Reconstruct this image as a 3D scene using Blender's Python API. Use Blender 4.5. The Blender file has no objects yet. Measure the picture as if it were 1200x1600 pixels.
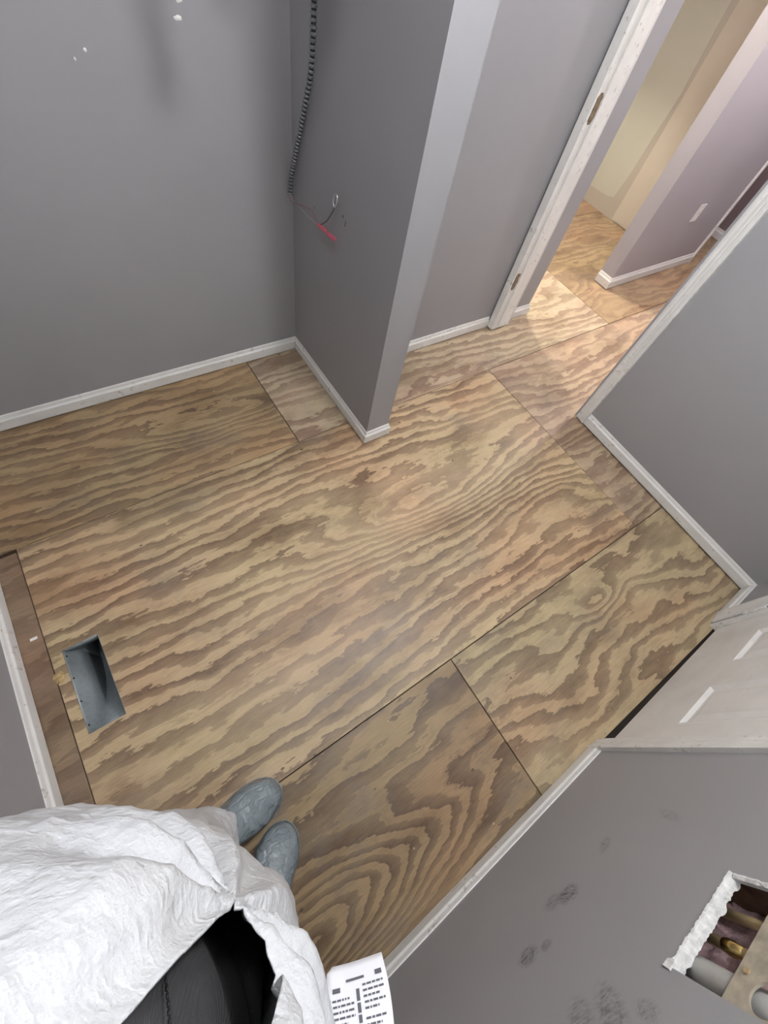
import bpy, bmesh, math, random
from mathutils import Vector, Matrix, noise
random.seed(7)
scene = bpy.context.scene
C = scene.collection

# ------------------------------------------------------------------ camera
FPX = 651.6
R = [[0.8242317, -0.4097818, 0.3907953], [-0.5409347, -0.7738632, 0.3294321], [0.1674269, -0.4829231, -0.8595077]]
cam_d = bpy.data.cameras.new('camera')
cam_d.sensor_fit = 'VERTICAL'; cam_d.sensor_height = 36.0; cam_d.lens = 36.0 * FPX / 1600.0
cam_d.clip_start = 0.02
cam = bpy.data.objects.new('camera', cam_d); C.objects.link(cam)
m = Matrix.Identity(4)
for i in range(3):
    m[i][0] = R[i][0]; m[i][1] = -R[i][1]; m[i][2] = -R[i][2]
m[0][3], m[1][3], m[2][3] = 0, 0, 1.67
cam.matrix_world = m
scene.camera = cam

# ------------------------------------------------------------------ world, lights, exposure
w = bpy.data.worlds.new('world'); scene.world = w; w.use_nodes = True
w.node_tree.nodes['Background'].inputs[0].default_value = (0.9, 0.92, 1, 1)
w.node_tree.nodes['Background'].inputs[1].default_value = 0.02
ROOM_LAMP = 275.0        # emission strength of the room's glass globe
HALL_LAMP = 800.0
vs = scene.view_settings
vs.view_transform = 'Standard'; vs.look = 'None'; vs.exposure = 0.0; vs.gamma = 1.0
vs.use_curve_mapping = False

# ------------------------------------------------------------------ node helpers
class NT:
    def __init__(s, name):
        s.mat = bpy.data.materials.new(name); s.mat.use_nodes = True
        s.t = s.mat.node_tree; s.b = s.t.nodes['Principled BSDF']
    def n(s, typ, **kw):
        nd = s.t.nodes.new(typ)
        for k, v in kw.items():
            if k == 'ins':
                for kk, vv in v.items():
                    if isinstance(vv, bpy.types.NodeSocket): s.t.links.new(vv, nd.inputs[kk])
                    else: nd.inputs[kk].default_value = vv
            else: setattr(nd, k, v)
        return nd
    def math(s, op, a, b=0.0, c=None):
        ins = {0: a, 1: b}
        if c is not None: ins[2] = c
        return s.n('ShaderNodeMath', operation=op, ins=ins).outputs[0]
    def noise(s, vec, scale, detail=2.0, rough=0.5):
        return s.n('ShaderNodeTexNoise', ins={'Vector': vec, 'Scale': scale, 'Detail': detail, 'Roughness': rough}).outputs['Fac']
    def mapping(s, vec, sc=(1, 1, 1), loc=(0, 0, 0), rot=(0, 0, 0)):
        return s.n('ShaderNodeMapping', ins={'Vector': vec, 'Scale': sc, 'Location': loc, 'Rotation': rot}).outputs[0]
    def obj(s): return s.n('ShaderNodeTexCoord').outputs['Object']
    def ramp(s, fac, stops, interp='LINEAR'):
        nd = s.n('ShaderNodeValToRGB', ins={'Fac': fac}); cr = nd.color_ramp; cr.interpolation = interp
        while len(cr.elements) < len(stops): cr.elements.new(0.5)
        for e, (p, col) in zip(cr.elements, stops):
            e.position = p; e.color = (*col, 1) if len(col) == 3 else col
        return nd.outputs['Color']
    def mix(s, fac, a, b, mode='MIX'):
        nd = s.n('ShaderNodeMix', data_type='RGBA', blend_type=mode)
        for k, v in ((0, fac), (6, a), (7, b)):
            if isinstance(v, bpy.types.NodeSocket): s.t.links.new(v, nd.inputs[k])
            else: nd.inputs[k].default_value = v if k == 0 else ((*v, 1) if len(v) == 3 else v)
        return nd.outputs[2]
    def bump(s, h, strength, dist=0.01):
        nd = s.n('ShaderNodeBump', ins={'Height': h, 'Strength': strength, 'Distance': dist})
        s.t.links.new(nd.outputs[0], s.b.inputs['Normal'])
    def set(s, **kw):
        for k, v in kw.items():
            k = k.replace('_', ' ')
            if isinstance(v, bpy.types.NodeSocket): s.t.links.new(v, s.b.inputs[k])
            else: s.b.inputs[k].default_value = (*v, 1) if isinstance(v, tuple) and len(v) == 3 else v
        return s.mat
def g(v): return (v, v, v)

def simple(name, col, rough=0.6, metal=0.0, vary=0.08, scale=20, bump=0.0):
    t = NT(name); co = t.obj()
    n1 = t.noise(co, scale, 4)
    c = t.mix(1.0, col, t.ramp(n1, [(0.3, g(1 - vary)), (0.7, g(1 + vary))]), 'MULTIPLY')
    if bump: t.bump(t.noise(co, scale * 6, 3), bump, 0.002)
    return t.set(Base_Color=c, Roughness=rough, Metallic=metal)

def paint(name, col, rough=0.5, marks=()):
    """eggshell wall paint; marks = (centre xyz, radii xyz, streak angle, strength) of dirt scuffs with their own shape"""
    t = NT(name); co = t.obj()
    big = t.noise(co, 1.6, 3)
    c = t.mix(1.0, col, t.ramp(big, [(0.3, g(0.96)), (0.7, g(1.04))]), 'MULTIPLY')
    fine = t.noise(co, 420, 2)
    for (ce, ra, rot, st) in marks:
        v = t.mapping(co, loc=tuple(-x for x in ce))
        v = t.mapping(v, rot=rot)
        v = t.mapping(v, sc=tuple(1 / x for x in ra))
        ln = t.n('ShaderNodeVectorMath', operation='LENGTH', ins={0: v}).outputs['Value']
        base = t.math('SUBTRACT', 1.0, ln); base = t.math('MAXIMUM', base, 0.0)
        nn = t.noise(t.mapping(v, sc=(1.2, 1, 7)), 1.3, 5, 0.7)
        nn = t.n('ShaderNodeMapRange', ins={0: nn, 1: 0.42, 2: 0.62, 3: 0.0, 4: 1.0}).outputs[0]
        k = t.math('MULTIPLY', t.math('MINIMUM', t.math('MULTIPLY', base, 2.0), 1.0), t.math('MULTIPLY', nn, st))
        c = t.mix(k, c, (0.05, 0.047, 0.045))
    t.bump(fine, 0.12, 0.002)
    return t.set(Base_Color=c, Roughness=rough)

def trim_mat(name, col=(0.79, 0.785, 0.765), wear=0.65):
    t = NT(name); co = t.obj()
    n1 = t.noise(co, 35, 5, 0.7); n2 = t.noise(co, 9, 3)
    k = t.n('ShaderNodeMapRange', ins={0: t.math('ADD', n1, t.math('MULTIPLY', n2, 0.4)), 1: 0.80, 2: 0.93, 3: 0.0, 4: wear}).outputs[0]
    c = t.mix(k, col, (0.25, 0.20, 0.15))
    c = t.mix(1.0, c, t.ramp(n2, [(0.3, g(0.93)), (0.7, g(1.05))]), 'MULTIPLY')
    t.bump(t.noise(t.mapping(co, sc=(1, 1, 1)), 120, 3), 0.15, 0.002)
    return t.set(Base_Color=c, Roughness=0.42)

def ply(name, off=(0, 0), gy=8.0, gx=0.0, a1=4.0, s1=(0.7, 1.9), a2=1.2, s2=(2.2, 8.0), a3=0.35, centre=None,
        light=(0.545, 0.412, 0.255), dark=(0.21, 0.14, 0.089), lo=0.42, stain=0.5, seed=0.0, pts=()):
    """rotary-cut pine plywood: contour bands of early and late wood running along X"""
    t = NT(name)
    co = t.mapping(t.obj(), loc=(off[0], off[1], 0))
    sep = t.n('ShaderNodeSeparateXYZ', ins={0: co}); x, y = sep.outputs[0], sep.outputs[1]
    raw = t.n('ShaderNodeSeparateXYZ', ins={0: t.obj()})
    def nz(sx, sy, det, z, rough=0.5):
        v = t.mapping(co, sc=(sx, sy, 1), loc=(z * 3.7, z * 1.9, z + seed))
        return t.math('SUBTRACT', t.noise(v, 1.0, det, rough), 0.5)
    h = t.math('ADD', t.math('MULTIPLY', y, gy), t.math('MULTIPLY', x, gx))
    h = t.math('ADD', h, t.math('MULTIPLY', nz(s1[0], s1[1], 1.0, 1.0), a1 * 2))
    h = t.math('ADD', h, t.math('MULTIPLY', nz(s2[0], s2[1], 2.0, 5.0), a2 * 2))
    h = t.math('ADD', h, t.math('MULTIPLY', nz(6.0, 17.0, 3.0, 7.0, 0.6), a2 * 1.1))
    h = t.math('ADD', h, t.math('MULTIPLY', nz(11, 55, 5.0, 9.0, 0.72), a3 * 2))
    for (cx, cy, ax, ay, k, rad) in pts:          # growth-ring centres: extra contour hills (world metres)
        dx = t.math('DIVIDE', t.math('SUBTRACT', raw.outputs[0], cx), ax)
        dy = t.math('DIVIDE', t.math('SUBTRACT', raw.outputs[1], cy), ay)
        r2 = t.math('ADD', t.math('MULTIPLY', dx, dx), t.math('MULTIPLY', dy, dy))
        bell = t.math('POWER', 2.718, t.math('MULTIPLY', r2, -rad))
        h = t.math('ADD', h, t.math('MULTIPLY', bell, k))
    fr = t.math('FRACT', h)
    band = t.ramp(fr, [(0.0, g(0.0)), (lo, g(0.08)), (lo + 0.045, g(0.62)), (0.72, g(0.80)), (0.90, g(1.0)), (0.955, g(1.0)), (0.985, g(0.0))])
    strength = t.ramp(nz(2.5, 6.0, 2.0, 13.0), [(0.0, g(1.0)), (1.0, g(1.0))])
    amp = t.n('ShaderNodeMapRange', ins={0: nz(1.4, 4.5, 3.0, 17.0), 1: -0.24, 2: 0.05, 3: 0.50, 4: 1.0}).outputs[0]
    fr2 = t.math('FRACT', t.math('MULTIPLY', h, 2.37)); line = t.ramp(fr2, [(0.0, g(0.0)), (0.55, g(0.1)), (0.85, g(1.0)), (0.93, g(1.0)), (1.0, g(0.0))])
    weak = t.n('ShaderNodeMapRange', ins={0: nz(2.2, 7.0, 3.0, 37.0), 1: -0.05, 2: 0.15, 3: 0.0, 4: 0.45}).outputs[0]
    bf = t.math('MAXIMUM', t.math('MULTIPLY', band, amp), t.math('MULTIPLY', line, weak))
    c = t.mix(bf, light, dark)
    # slow hue drift, reddish and yellowish, and grey walked-in dirt
    c = t.mix(1.0, c, t.ramp(t.math('ADD', nz(1.8, 3.0, 3.0, 21.0), 0.5), [(0.3, (1.04, 0.93, 0.90)), (0.5, (1, 1, 1)), (0.7, (1.0, 1.04, 0.98))]), 'MULTIPLY')
    patchy = t.math('ADD', nz(2.6, 5.0, 4.0, 41.0, 0.6), 0.5)
    c = t.mix(1.0, c, t.ramp(patchy, [(0.34, (0.70, 0.65, 0.61)), (0.46, (0.92, 0.90, 0.88)), (0.66, (1.08, 1.07, 1.06))]), 'MULTIPLY')
    dirt = t.n('ShaderNodeMapRange', ins={0: nz(3.0, 4.5, 5.0, 25.0, 0.65), 1: 0.04, 2: 0.24, 3: 0.0, 4: stain}).outputs[0]
    c = t.mix(dirt, c, (0.17, 0.14, 0.12))
    # fibres
    fib = t.ramp(t.math('ADD', nz(14, 330, 3.0, 29.0, 0.7), 0.5), [(0.3, g(0.84)), (0.65, g(1.09))])
    c = t.mix(1.0, c, fib, 'MULTIPLY')
    # cross scratches from sanding and staple pulls
    scr = t.math('ADD', nz(90, 6, 4.0, 33.0, 0.7), 0.5)
    c = t.mix(t.math('MULTIPLY', t.n('ShaderNodeMapRange', ins={0: scr, 1: 0.64, 2: 0.76, 3: 0.0, 4: 0.35}).outputs[0], 1.0), c, light)
    # nail heads and pin knots
    vo = t.n('ShaderNodeTexVoronoi', feature='F1', ins={'Vector': t.mapping(co, sc=(1, 1.6, 0.0)), 'Scale': 9.0, 'Randomness': 1.0})
    rnd = t.n('ShaderNodeSeparateColor', ins={0: vo.outputs['Color']}).outputs[0]
    rad = t.math('MULTIPLY', t.math('MULTIPLY', rnd, rnd), 0.075)
    sp = t.n('ShaderNodeMapRange', ins={0: t.math('SUBTRACT', vo.outputs['Distance'], rad), 1: -0.015, 2: 0.006, 3: 0.85, 4: 0.0}).outputs[0]
    c = t.mix(sp, c, (0.07, 0.045, 0.03))
    vo2 = t.n('ShaderNodeTexVoronoi', feature='F1', ins={'Vector': t.mapping(co, sc=(1, 1, 0.0), loc=(3.3, 1.7, 0)), 'Scale': 11.0, 'Randomness': 1.0})
    sp2 = t.n('ShaderNodeMapRange', ins={0: vo2.outputs['Distance'], 1: 0.03, 2: 0.05, 3: 0.6, 4: 0.0}).outputs[0]
    c = t.mix(sp2, c, (0.62, 0.48, 0.32))
    t.bump(t.math('ADD', t.math('MULTIPLY', band, 0.5), scr), 0.10, 0.002)
    return t.set(Base_Color=c, Roughness=t.math('ADD', t.math('MULTIPLY', bf, -0.10), 0.50), Specular_IOR_Level=0.45)

# ------------------------------------------------------------------ geometry helpers
def link(name, me, mat, parent=None):
    o = bpy.data.objects.new(name, me); C.objects.link(o)
    if mat: me.materials.clear() if hasattr(me.materials, 'clear') else None; me.materials.append(mat)
    if parent: o.parent = parent
    return o
def bm_obj(name, bm, mat, parent=None, smooth=False, bevel=0.0):
    if bevel: bmesh.ops.bevel(bm, geom=list(bm.edges), offset=bevel, segments=1, affect='EDGES', clamp_overlap=True)
    bmesh.ops.recalc_face_normals(bm, faces=bm.faces)
    me = bpy.data.meshes.new(name); bm.to_mesh(me); bm.free()
    if smooth:
        for p in me.polygons: p.use_smooth = True
    return link(name, me, mat, parent)
def empty(name, loc=(0, 0, 0)):
    o = bpy.data.objects.new(name, None); C.objects.link(o); o.location = loc; return o
def tag(o, label=None, cat=None, group=None, kind=None):
    for k, v in (('label', label), ('category', cat), ('group', group), ('kind', kind)):
        if v: o[k] = v
    return o
def struct(o, label=None, cat=None): return tag(o, label, cat, kind='structure')
def box(bm, x0, x1, y0, y1, z0, z1, M=None):
    vs_ = [bm.verts.new(Vector(p) if M is None else M @ Vector(p)) for p in
           [(x0, y0, z0), (x1, y0, z0), (x1, y1, z0), (x0, y1, z0), (x0, y0, z1), (x1, y0, z1), (x1, y1, z1), (x0, y1, z1)]]
    for f in ((0, 3, 2, 1), (4, 5, 6, 7), (0, 1, 5, 4), (1, 2, 6, 5), (2, 3, 7, 6), (3, 0, 4, 7)):
        bm.faces.new([vs_[i] for i in f])
def tube(bm, pts, rad, n=10, cap=True):
    rings = []; pts = [Vector(p) for p in pts]; up = Vector((0.31, 0.17, 0.93))
    prev = None
    for i, p in enumerate(pts):
        d = (pts[min(i + 1, len(pts) - 1)] - pts[max(i - 1, 0)]).normalized()
        if prev is None:
            a = d.cross(up).normalized()
        else:
            a = (prev - d * prev.dot(d)).normalized()
        prev = a; b = d.cross(a)
        r = rad(i / (len(pts) - 1)) if callable(rad) else (rad[i] if isinstance(rad, (list, tuple)) else rad)
        rings.append([bm.verts.new(p + (a * math.cos(k * 2 * math.pi / n) + b * math.sin(k * 2 * math.pi / n)) * r) for k in range(n)])
    for i in range(len(rings) - 1):
        for k in range(n):
            bm.faces.new((rings[i][k], rings[i][(k + 1) % n], rings[i + 1][(k + 1) % n], rings[i + 1][k]))
    if cap:
        bm.faces.new(rings[0][::-1]); bm.faces.new(rings[-1])
def spline(pts, n=60):
    pts = [Vector(p) for p in pts]; P = [pts[0] * 2 - pts[1]] + pts + [pts[-1] * 2 - pts[-2]]; out = []
    for i in range(len(pts) - 1):
        a, b, c, d = P[i:i + 4]
        k = max(2, n // (len(pts) - 1))
        for j in range(k):
            t = j / k
            out.append(0.5 * ((2 * b) + (c - a) * t + (2 * a - 5 * b + 4 * c - d) * t * t + (3 * b - a - 3 * c + d) * t ** 3))
    out.append(pts[-1]); return out

class Frame:
    """wall frame: s runs along the face line p0->p1, t points into the room, z is up"""
    def __init__(s, p0, p1, left=True):
        s.o = Vector((*p0, 0)); d = Vector((p1[0] - p0[0], p1[1] - p0[1], 0)); s.len = d.length; d.normalize()
        nrm = Vector((-d.y, d.x, 0)) if left else Vector((d.y, -d.x, 0))
        s.M = Matrix(((d.x, nrm.x, 0, s.o.x), (d.y, nrm.y, 0, s.o.y), (0, 0, 1, 0), (0, 0, 0, 1)))
    def p(s, a, t, z): return s.M @ Vector((a, t, z))
CEIL = 2.44
def wall(name, fr, s0, s1, z0, z1, thick, mat, holes=(), parent=None):
    """slab whose face lies on the frame line, with rectangular openings (s0,s1,z0,z1)"""
    S = sorted({s0, s1, *[h[0] for h in holes], *[h[1] for h in holes]}); Z = sorted({z0, z1, *[h[2] for h in holes], *[h[3] for h in holes]})
    bm = bmesh.new(); vd = {}
    def V(s, t, z):
        k = (round(s, 5), round(t, 5), round(z, 5))
        if k not in vd: vd[k] = bm.verts.new(fr.p(s, t, z))
        return vd[k]
    def solid(i, j):
        if i < 0 or j < 0 or i >= len(S) - 1 or j >= len(Z) - 1: return False
        cs, cz = (S[i] + S[i + 1]) / 2, (Z[j] + Z[j + 1]) / 2
        return not any(h[0] < cs < h[1] and h[2] < cz < h[3] for h in holes)
    for i in range(len(S) - 1):
        for j in range(len(Z) - 1):
            if not solid(i, j): continue
            a, b, c, d = S[i], S[i + 1], Z[j], Z[j + 1]
            for t in (0.0, -thick): bm.faces.new((V(a, t, c), V(b, t, c), V(b, t, d), V(a, t, d)))
            for (di, dj, q) in ((-1, 0, (a, c, a, d)), (1, 0, (b, c, b, d)), (0, -1, (a, c, b, c)), (0, 1, (a, d, b, d))):
                if not solid(i + di, j + dj):
                    bm.faces.new((V(q[0], 0, q[1]), V(q[2], 0, q[3]), V(q[2], -thick, q[3]), V(q[0], -thick, q[1])))
    return bm_obj(name, bm, mat, parent)
BASE_P = [(0.0, 0.005), (0.012, 0.005), (0.013, 0.007), (0.013, 0.051), (0.0115, 0.054), (0.008, 0.0575), (0.0065, 0.061), (0.0048, 0.070), (0.003, 0.0745), (0.0, 0.0755)]
def extrude(name, fr, s0, s1, prof, mat, m0=0, m1=0, parent=None, cuts=1, wob=0.0):
    """profile (t,z) run along s; m0/m1 mitre the ends (+1 outside corner, -1 inside corner)"""
    bm = bmesh.new(); rings = []
    for k in range(cuts + 1):
        u = k / cuts; ring = []
        for (t, z) in prof:
            a = s0 - m0 * t; b = s1 + m1 * t
            ring.append(bm.verts.new(fr.p(a + (b - a) * u, t, z)))
        rings.append(ring)
    n = len(prof)
    for r0, r1 in zip(rings, rings[1:]):
        for k in range(n): bm.faces.new((r0[k], r0[(k + 1) % n], r1[(k + 1) % n], r1[k]))
    bm.faces.new(rings[0]); bm.faces.new(rings[-1][::-1])
    return bm_obj(name, bm, mat, parent)
def post(name, fr, prof, z0, z1, mat, parent=None, zb=None):
    """vertical moulding: profile (s,t); zb = per-point bottom offsets (ragged cut)"""
    bm = bmesh.new(); n = len(prof)
    lo = [bm.verts.new(fr.p(s, t, z0 + (zb[i] if zb else 0))) for i, (s, t) in enumerate(prof)]
    hi = [bm.verts.new(fr.p(s, t, z1)) for (s, t) in prof]
    for k in range(n): bm.faces.new((lo[k], lo[(k + 1) % n], hi[(k + 1) % n], hi[k]))
    bm.faces.new(lo[::-1]); bm.faces.new(hi)
    return bm_obj(name, bm, mat, parent)

# ------------------------------------------------------------------ materials
WALL = (0.325, 0.323, 0.338)
M = {}
M['paint'] = paint('grey_wall_paint', WALL)
M['paint_hall'] = paint('hall_wall_paint', (0.36, 0.34, 0.365))
M['paint_front'] = paint('grey_wall_paint_scuffed', WALL, marks=[
    ((0.375, -0.61, 0.455), (0.035, 0.2, 0.035), (0, 0.7, 0), 1.0), ((0.340, -0.61, 0.43), (0.03, 0.2, 0.03), (0, 0.2, 0), 0.6),
    ((0.215, -0.61, 0.485), (0.03, 0.2, 0.03), (0, -0.2, 0), 1.0), ((0.255, -0.61, 0.51), (0.018, 0.2, 0.018), (0, 0.3, 0), 0.8),
    ((0.24, -0.61, 0.745), (0.03, 0.2, 0.07), (0, 0.4, 0), 0.6), ((0.275, -0.61, 0.80), (0.02, 0.2, 0.03), (0, 0, 0), 0.5),
    ((0.53, -0.61, 0.446), (0.02, 0.2, 0.035), (0, 0.9, 0), 0.5), ((0.66, -0.61, 0.57), (0.018, 0.2, 0.05), (0, 0.2, 0), 0.3),
    ((0.20, -0.61, 0.70), (0.03, 0.2, 0.05), (0, 0.4, 0), 0.5)])
M['ceiling'] = paint('white_ceiling_paint', (0.7, 0.7, 0.68))
M['beige'] = paint('beige_closet_paint', (0.40, 0.355, 0.295))
M['patch'] = paint('pale_green_bare_wallboard', (0.46, 0.45, 0.37))
M['lining'] = paint('cream_lining_board', (0.50, 0.445, 0.36))
M['mauve'] = paint('mauve_wall_paint', (0.20, 0.15, 0.16))
M['trim'] = trim_mat('worn_white_trim_paint')
M['trim_hall'] = trim_mat('clean_white_trim_paint', (0.70, 0.69, 0.68), 0.15)
M['door'] = trim_mat('door_white_paint', (0.78, 0.765, 0.745), 0.12)
M['spackle'] = simple('white_spackle', (0.8, 0.79, 0.77), 0.8)
M['galv'] = None
M['dark_gap'] = simple('dark_subfloor', (0.03, 0.022, 0.016), 0.9)

# ------------------------------------------------------------------ floor of plywood sheets
P = {}
P['main'] = ply('plywood_main_sheet', (0.3, 0.1), gy=15.0, gx=0.6, a1=2.4, s1=(0.45, 1.7), a2=1.1, s2=(2.0, 6), a3=0.42, seed=2.3,
                pts=[(0.98, 0.60, 0.62, 0.15, 4.2, 1.0), (1.55, 0.30, 0.30, 0.10, -2.2, 1.0)])
P['strip'] = ply('plywood_edge_strip', (1.3, 4.1), gy=6.0, a1=1.0, light=(0.29, 0.20, 0.135), dark=(0.20, 0.135, 0.09), seed=3.1, stain=0.5)
P['back'] = ply('plywood_back_sheet', (2.2, 0.4), gy=17.0, gx=0.8, a1=1.6, s1=(0.5, 1.8), a3=0.4, light=(0.41, 0.30, 0.17), dark=(0.20, 0.135, 0.085), seed=4.7, pts=[(0.25, 1.47, 0.45, 0.07, 2.4, 1.0)])
P['alcove'] = ply('plywood_alcove_sheet', (5.1, 2.4), gy=12.0, a1=3.0, light=(0.52, 0.42, 0.30), dark=(0.28, 0.195, 0.14), seed=6.2)
P['right'] = ply('plywood_right_sheet', (7.7, 1.4), gy=14.0, a1=3.0, s1=(0.9, 2.0), light=(0.47, 0.35, 0.245), dark=(0.25, 0.165, 0.12), seed=1.2)
P['front'] = ply('plywood_front_sheet', (3.3, 6.4), gy=11.0, a1=2.0, s1=(0.8, 2.0), a2=1.0, a3=0.32, light=(0.36, 0.255, 0.145), dark=(0.135, 0.087, 0.053), stain=0.75, seed=8.4,
                 pts=[(-0.24, -0.47, 0.52, 0.13, 9.0, 1.0)])
P['swirl'] = ply('plywood_swirl_sheet', (9.3, 3.4), gy=10.0, a1=2.9, s1=(1.7, 2.6), a2=1.0, s2=(3, 7), a3=0.36, light=(0.47, 0.365, 0.225), dark=(0.21, 0.15, 0.096), lo=0.46, stain=0.45, seed=5.5,
                 pts=[(1.40, -0.217, 0.16, 0.06, 2.5, 1.0)])
P['hall'] = ply('plywood_hall_sheet', (11.3, 3.4), gy=11.0, a1=4.0, s1=(1.2, 2.2), light=(0.40, 0.285, 0.175), dark=(0.25, 0.165, 0.105), seed=7.9)
P['hall2'] = ply('plywood_far_sheet', (13.3, 5.4), gy=10.0, a1=4.0, s1=(1.2, 2.2), light=(0.42, 0.29, 0.24), dark=(0.26, 0.16, 0.13), seed=9.9)

VENT = (-0.556, -0.442, 0.404, 0.712)
bm = bmesh.new()
def ring_boxes(bm, X0, X1, Y0, Y1, h, z0, z1):
    a, b, c, d = h
    box(bm, X0, a, Y0, Y1, z0, z1); box(bm, b, X1, Y0, Y1, z0, z1); box(bm, a, b, Y0, c, z0, z1); box(bm, a, b, d, Y1, z0, z1)
ring_boxes(bm, -0.9, 6.2, -1.5, 4.0, (VENT[0] - 0.006, VENT[1] + 0.006, VENT[2] - 0.006, VENT[3] + 0.006), -0.055, -0.019)
floor = struct(bm_obj('floor', bm, M['dark_gap']), 'stripped subfloor of worn pine plywood sheets', 'floor')
G = 0.0036
def sheet(x0, x1, y0, y1, mat, hole=None, dz=0.0):
    bm = bmesh.new(); X0, X1, Y0, Y1 = x0 + G / 2, x1 - G / 2, y0 + G / 2, y1 - G / 2
    if hole is None:
        box(bm, X0, X1, Y0, Y1, -0.018, dz)
        bmesh.ops.bevel(bm, geom=[e for e in bm.edges if all(v.co.z > -0.01 for v in e.verts)], offset=0.0012, segments=1, affect='EDGES')
    else:
        XS = [X0, hole[0], hole[1], X1]; YS = [Y0, hole[2], hole[3], Y1]
        vt = {(i, j, k): bm.verts.new((XS[i], YS[j], dz if k else -0.018)) for i in range(4) for j in range(4) for k in (0, 1)}
        for i in range(3):
            for j in range(3):
                if (i, j) == (1, 1): continue
                for k in (0, 1): bm.faces.new([vt[a, b, k] for a, b in ((i, j), (i + 1, j), (i + 1, j + 1), (i, j + 1))])
        for a, b in (((1, 1), (2, 1)), ((2, 1), (2, 2)), ((2, 2), (1, 2)), ((1, 2), (1, 1))): bm.faces.new((vt[*a, 0], vt[*b, 0], vt[*b, 1], vt[*a, 1]))
        for i in range(3):
            for j in (0, 3): bm.faces.new((vt[i, j, 0], vt[i + 1, j, 0], vt[i + 1, j, 1], vt[i, j, 1])); bm.faces.new((vt[j, i, 0], vt[j, i + 1, 0], vt[j, i + 1, 1], vt[j, i, 1]))
    return bm_obj('plywood_sheet', bm, mat, floor)
sheet(-0.594, 1.885, -0.050, 1.172, P['main'], hole=VENT)
sheet(-0.76, -0.594, -0.80, 1.160, P['strip'])
sheet(-0.76, 0.600, 1.172, 1.86, P['back'])
sheet(0.600, 3.090, 1.172, 2.39, P['alcove'])
sheet(1.885, 4.32, -0.050, 1.172, P['right'])
sheet(-0.594, 0.630, -0.64, -0.050, P['front'])
sheet(0.630, 3.07, -0.611, -0.050, P['swirl'])
sheet(3.090, 5.53, 1.172, 2.39, P['hall'])
sheet(2.40, 4.84, 2.39, 3.61, P['hall'])
sheet(4.32, 6.1, -0.05, 1.172, P['hall2'])

# ------------------------------------------------------------------ walls of the room
F_left = Frame((-0.677, 1.85), (-0.677, -0.70))
F_back = Frame((0.897, 1.779), (-0.70, 1.779))
F_colL = Frame((0.897, 1.031), (0.8995, 1.86))                  # partition face looking to -X
F_colE = Frame((1.026, 1.031), (0.897, 1.031))                  # its end, looking to -Y
F_colR = Frame((1.026, 1.60), (1.026, 1.031))
F_alc = Frame((2.151, 1.502), (1.026, 1.502))
F_right = Frame((2.116, -0.583), (2.152, 0.60))                 # s from the front corner
F_front = Frame((-0.70, -0.6282), (2.116, -0.5828))             # s from the left
def fs(X): return (X + 0.70) / math.cos(math.atan2(0.0454, 2.816))
struct(wall('wall_left', F_left, 0, 2.55, -0.02, CEIL, 0.12, M['paint']), 'grey painted left wall', 'wall')
wb = struct(wall('wall_back', F_back, 0, 1.60, -0.02, CEIL, 0.12, M['paint']), 'grey painted back wall with white spackle dabs', 'wall')
bm = bmesh.new(); box(bm, 0.897, 1.026, 1.031, 1.779, 0, CEIL)
wc = struct(bm_obj('wall_partition', bm, M['paint']), 'grey stub partition jutting into the room', 'wall')
struct(wall('wall_alcove', Frame((2.515, 1.502), (1.026, 1.502)), 0, 1.489, -0.02, CEIL, 0.115, M['paint']), 'grey alcove wall between stub partition and doorway', 'wall')
# right wall: the face, a doorway from y 0.645 to 1.447
wr = struct(wall('wall_right', F_right, -0.1, F_right.len + 0.905, -0.02, CEIL, 0.125, M['paint'],
                 holes=[(1.238, 2.075, -0.02, 2.04)]), 'grey right wall with doorway opening', 'wall')
HS0, HS1, HZ0, HZ1 = fs(0.352), fs(0.552), 0.795, 1.03
DX0, DX1 = fs(0.955), fs(1.802)
wf = struct(wall('wall_front', F_front, 0, F_front.len, -0.02, CEIL, 0.0127, M['paint_front'],
                 holes=[(HS0, HS1, HZ0, HZ1), (DX0, DX1, -0.02, 2.05)]), 'grey scuffed front wall with cut opening', 'wall')
# ceiling with a small overlap over the walls
bm = bmesh.new(); box(bm, -0.9, 6.2, -1.5, 4.0, CEIL, CEIL + 0.05)
struct(bm_obj('ceiling', bm, M['ceiling']), 'plain white ceiling', 'ceiling')

# ------------------------------------------------------------------ baseboards
def baseboard(name, fr, s0, s1, m0=0, m1=0, mat=None, label=None, lift=0.0): 
    return struct(extrude(name, fr, s0, s1, [(t, z + lift) for t, z in BASE_P], mat or M['trim'], m0, m1), label or 'worn white baseboard', 'baseboard')
baseboard('baseboard_left', F_left, 0.071, 2.47, -1, -1, label='worn white baseboard under left wall')
baseboard('baseboard_back', F_back, 0.0, 1.574, -1, -1, label='scuffed white baseboard under back wall')
baseboard('baseboard_partition', F_colL, 0, 0.748, 1, -1, label='white baseboard along partition side')
baseboard('baseboard_partition_end', F_colE, 0, 0.129, 1, 1, label='short white baseboard on partition end')
baseboard('baseboard_partition_right', F_colR, 0.098, 0.569, -1, 1, label='white baseboard on hidden partition side')
baseboard('baseboard_alcove', F_alc, 0.014, 1.125, 0, -1, label='white baseboard along alcove wall')
baseboard('baseboard_right', F_right, 0.0, 1.163, -1, 0, label='white baseboard under right wall', lift=0.005)
baseboard('baseboard_front', F_front, 0.023, fs(0.898), -1, 0, label='white baseboard under front wall')
baseboard('baseboard_closet', F_front, fs(1.893), F_front.len, 0, -1, label='short white baseboard between door and corner')

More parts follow.
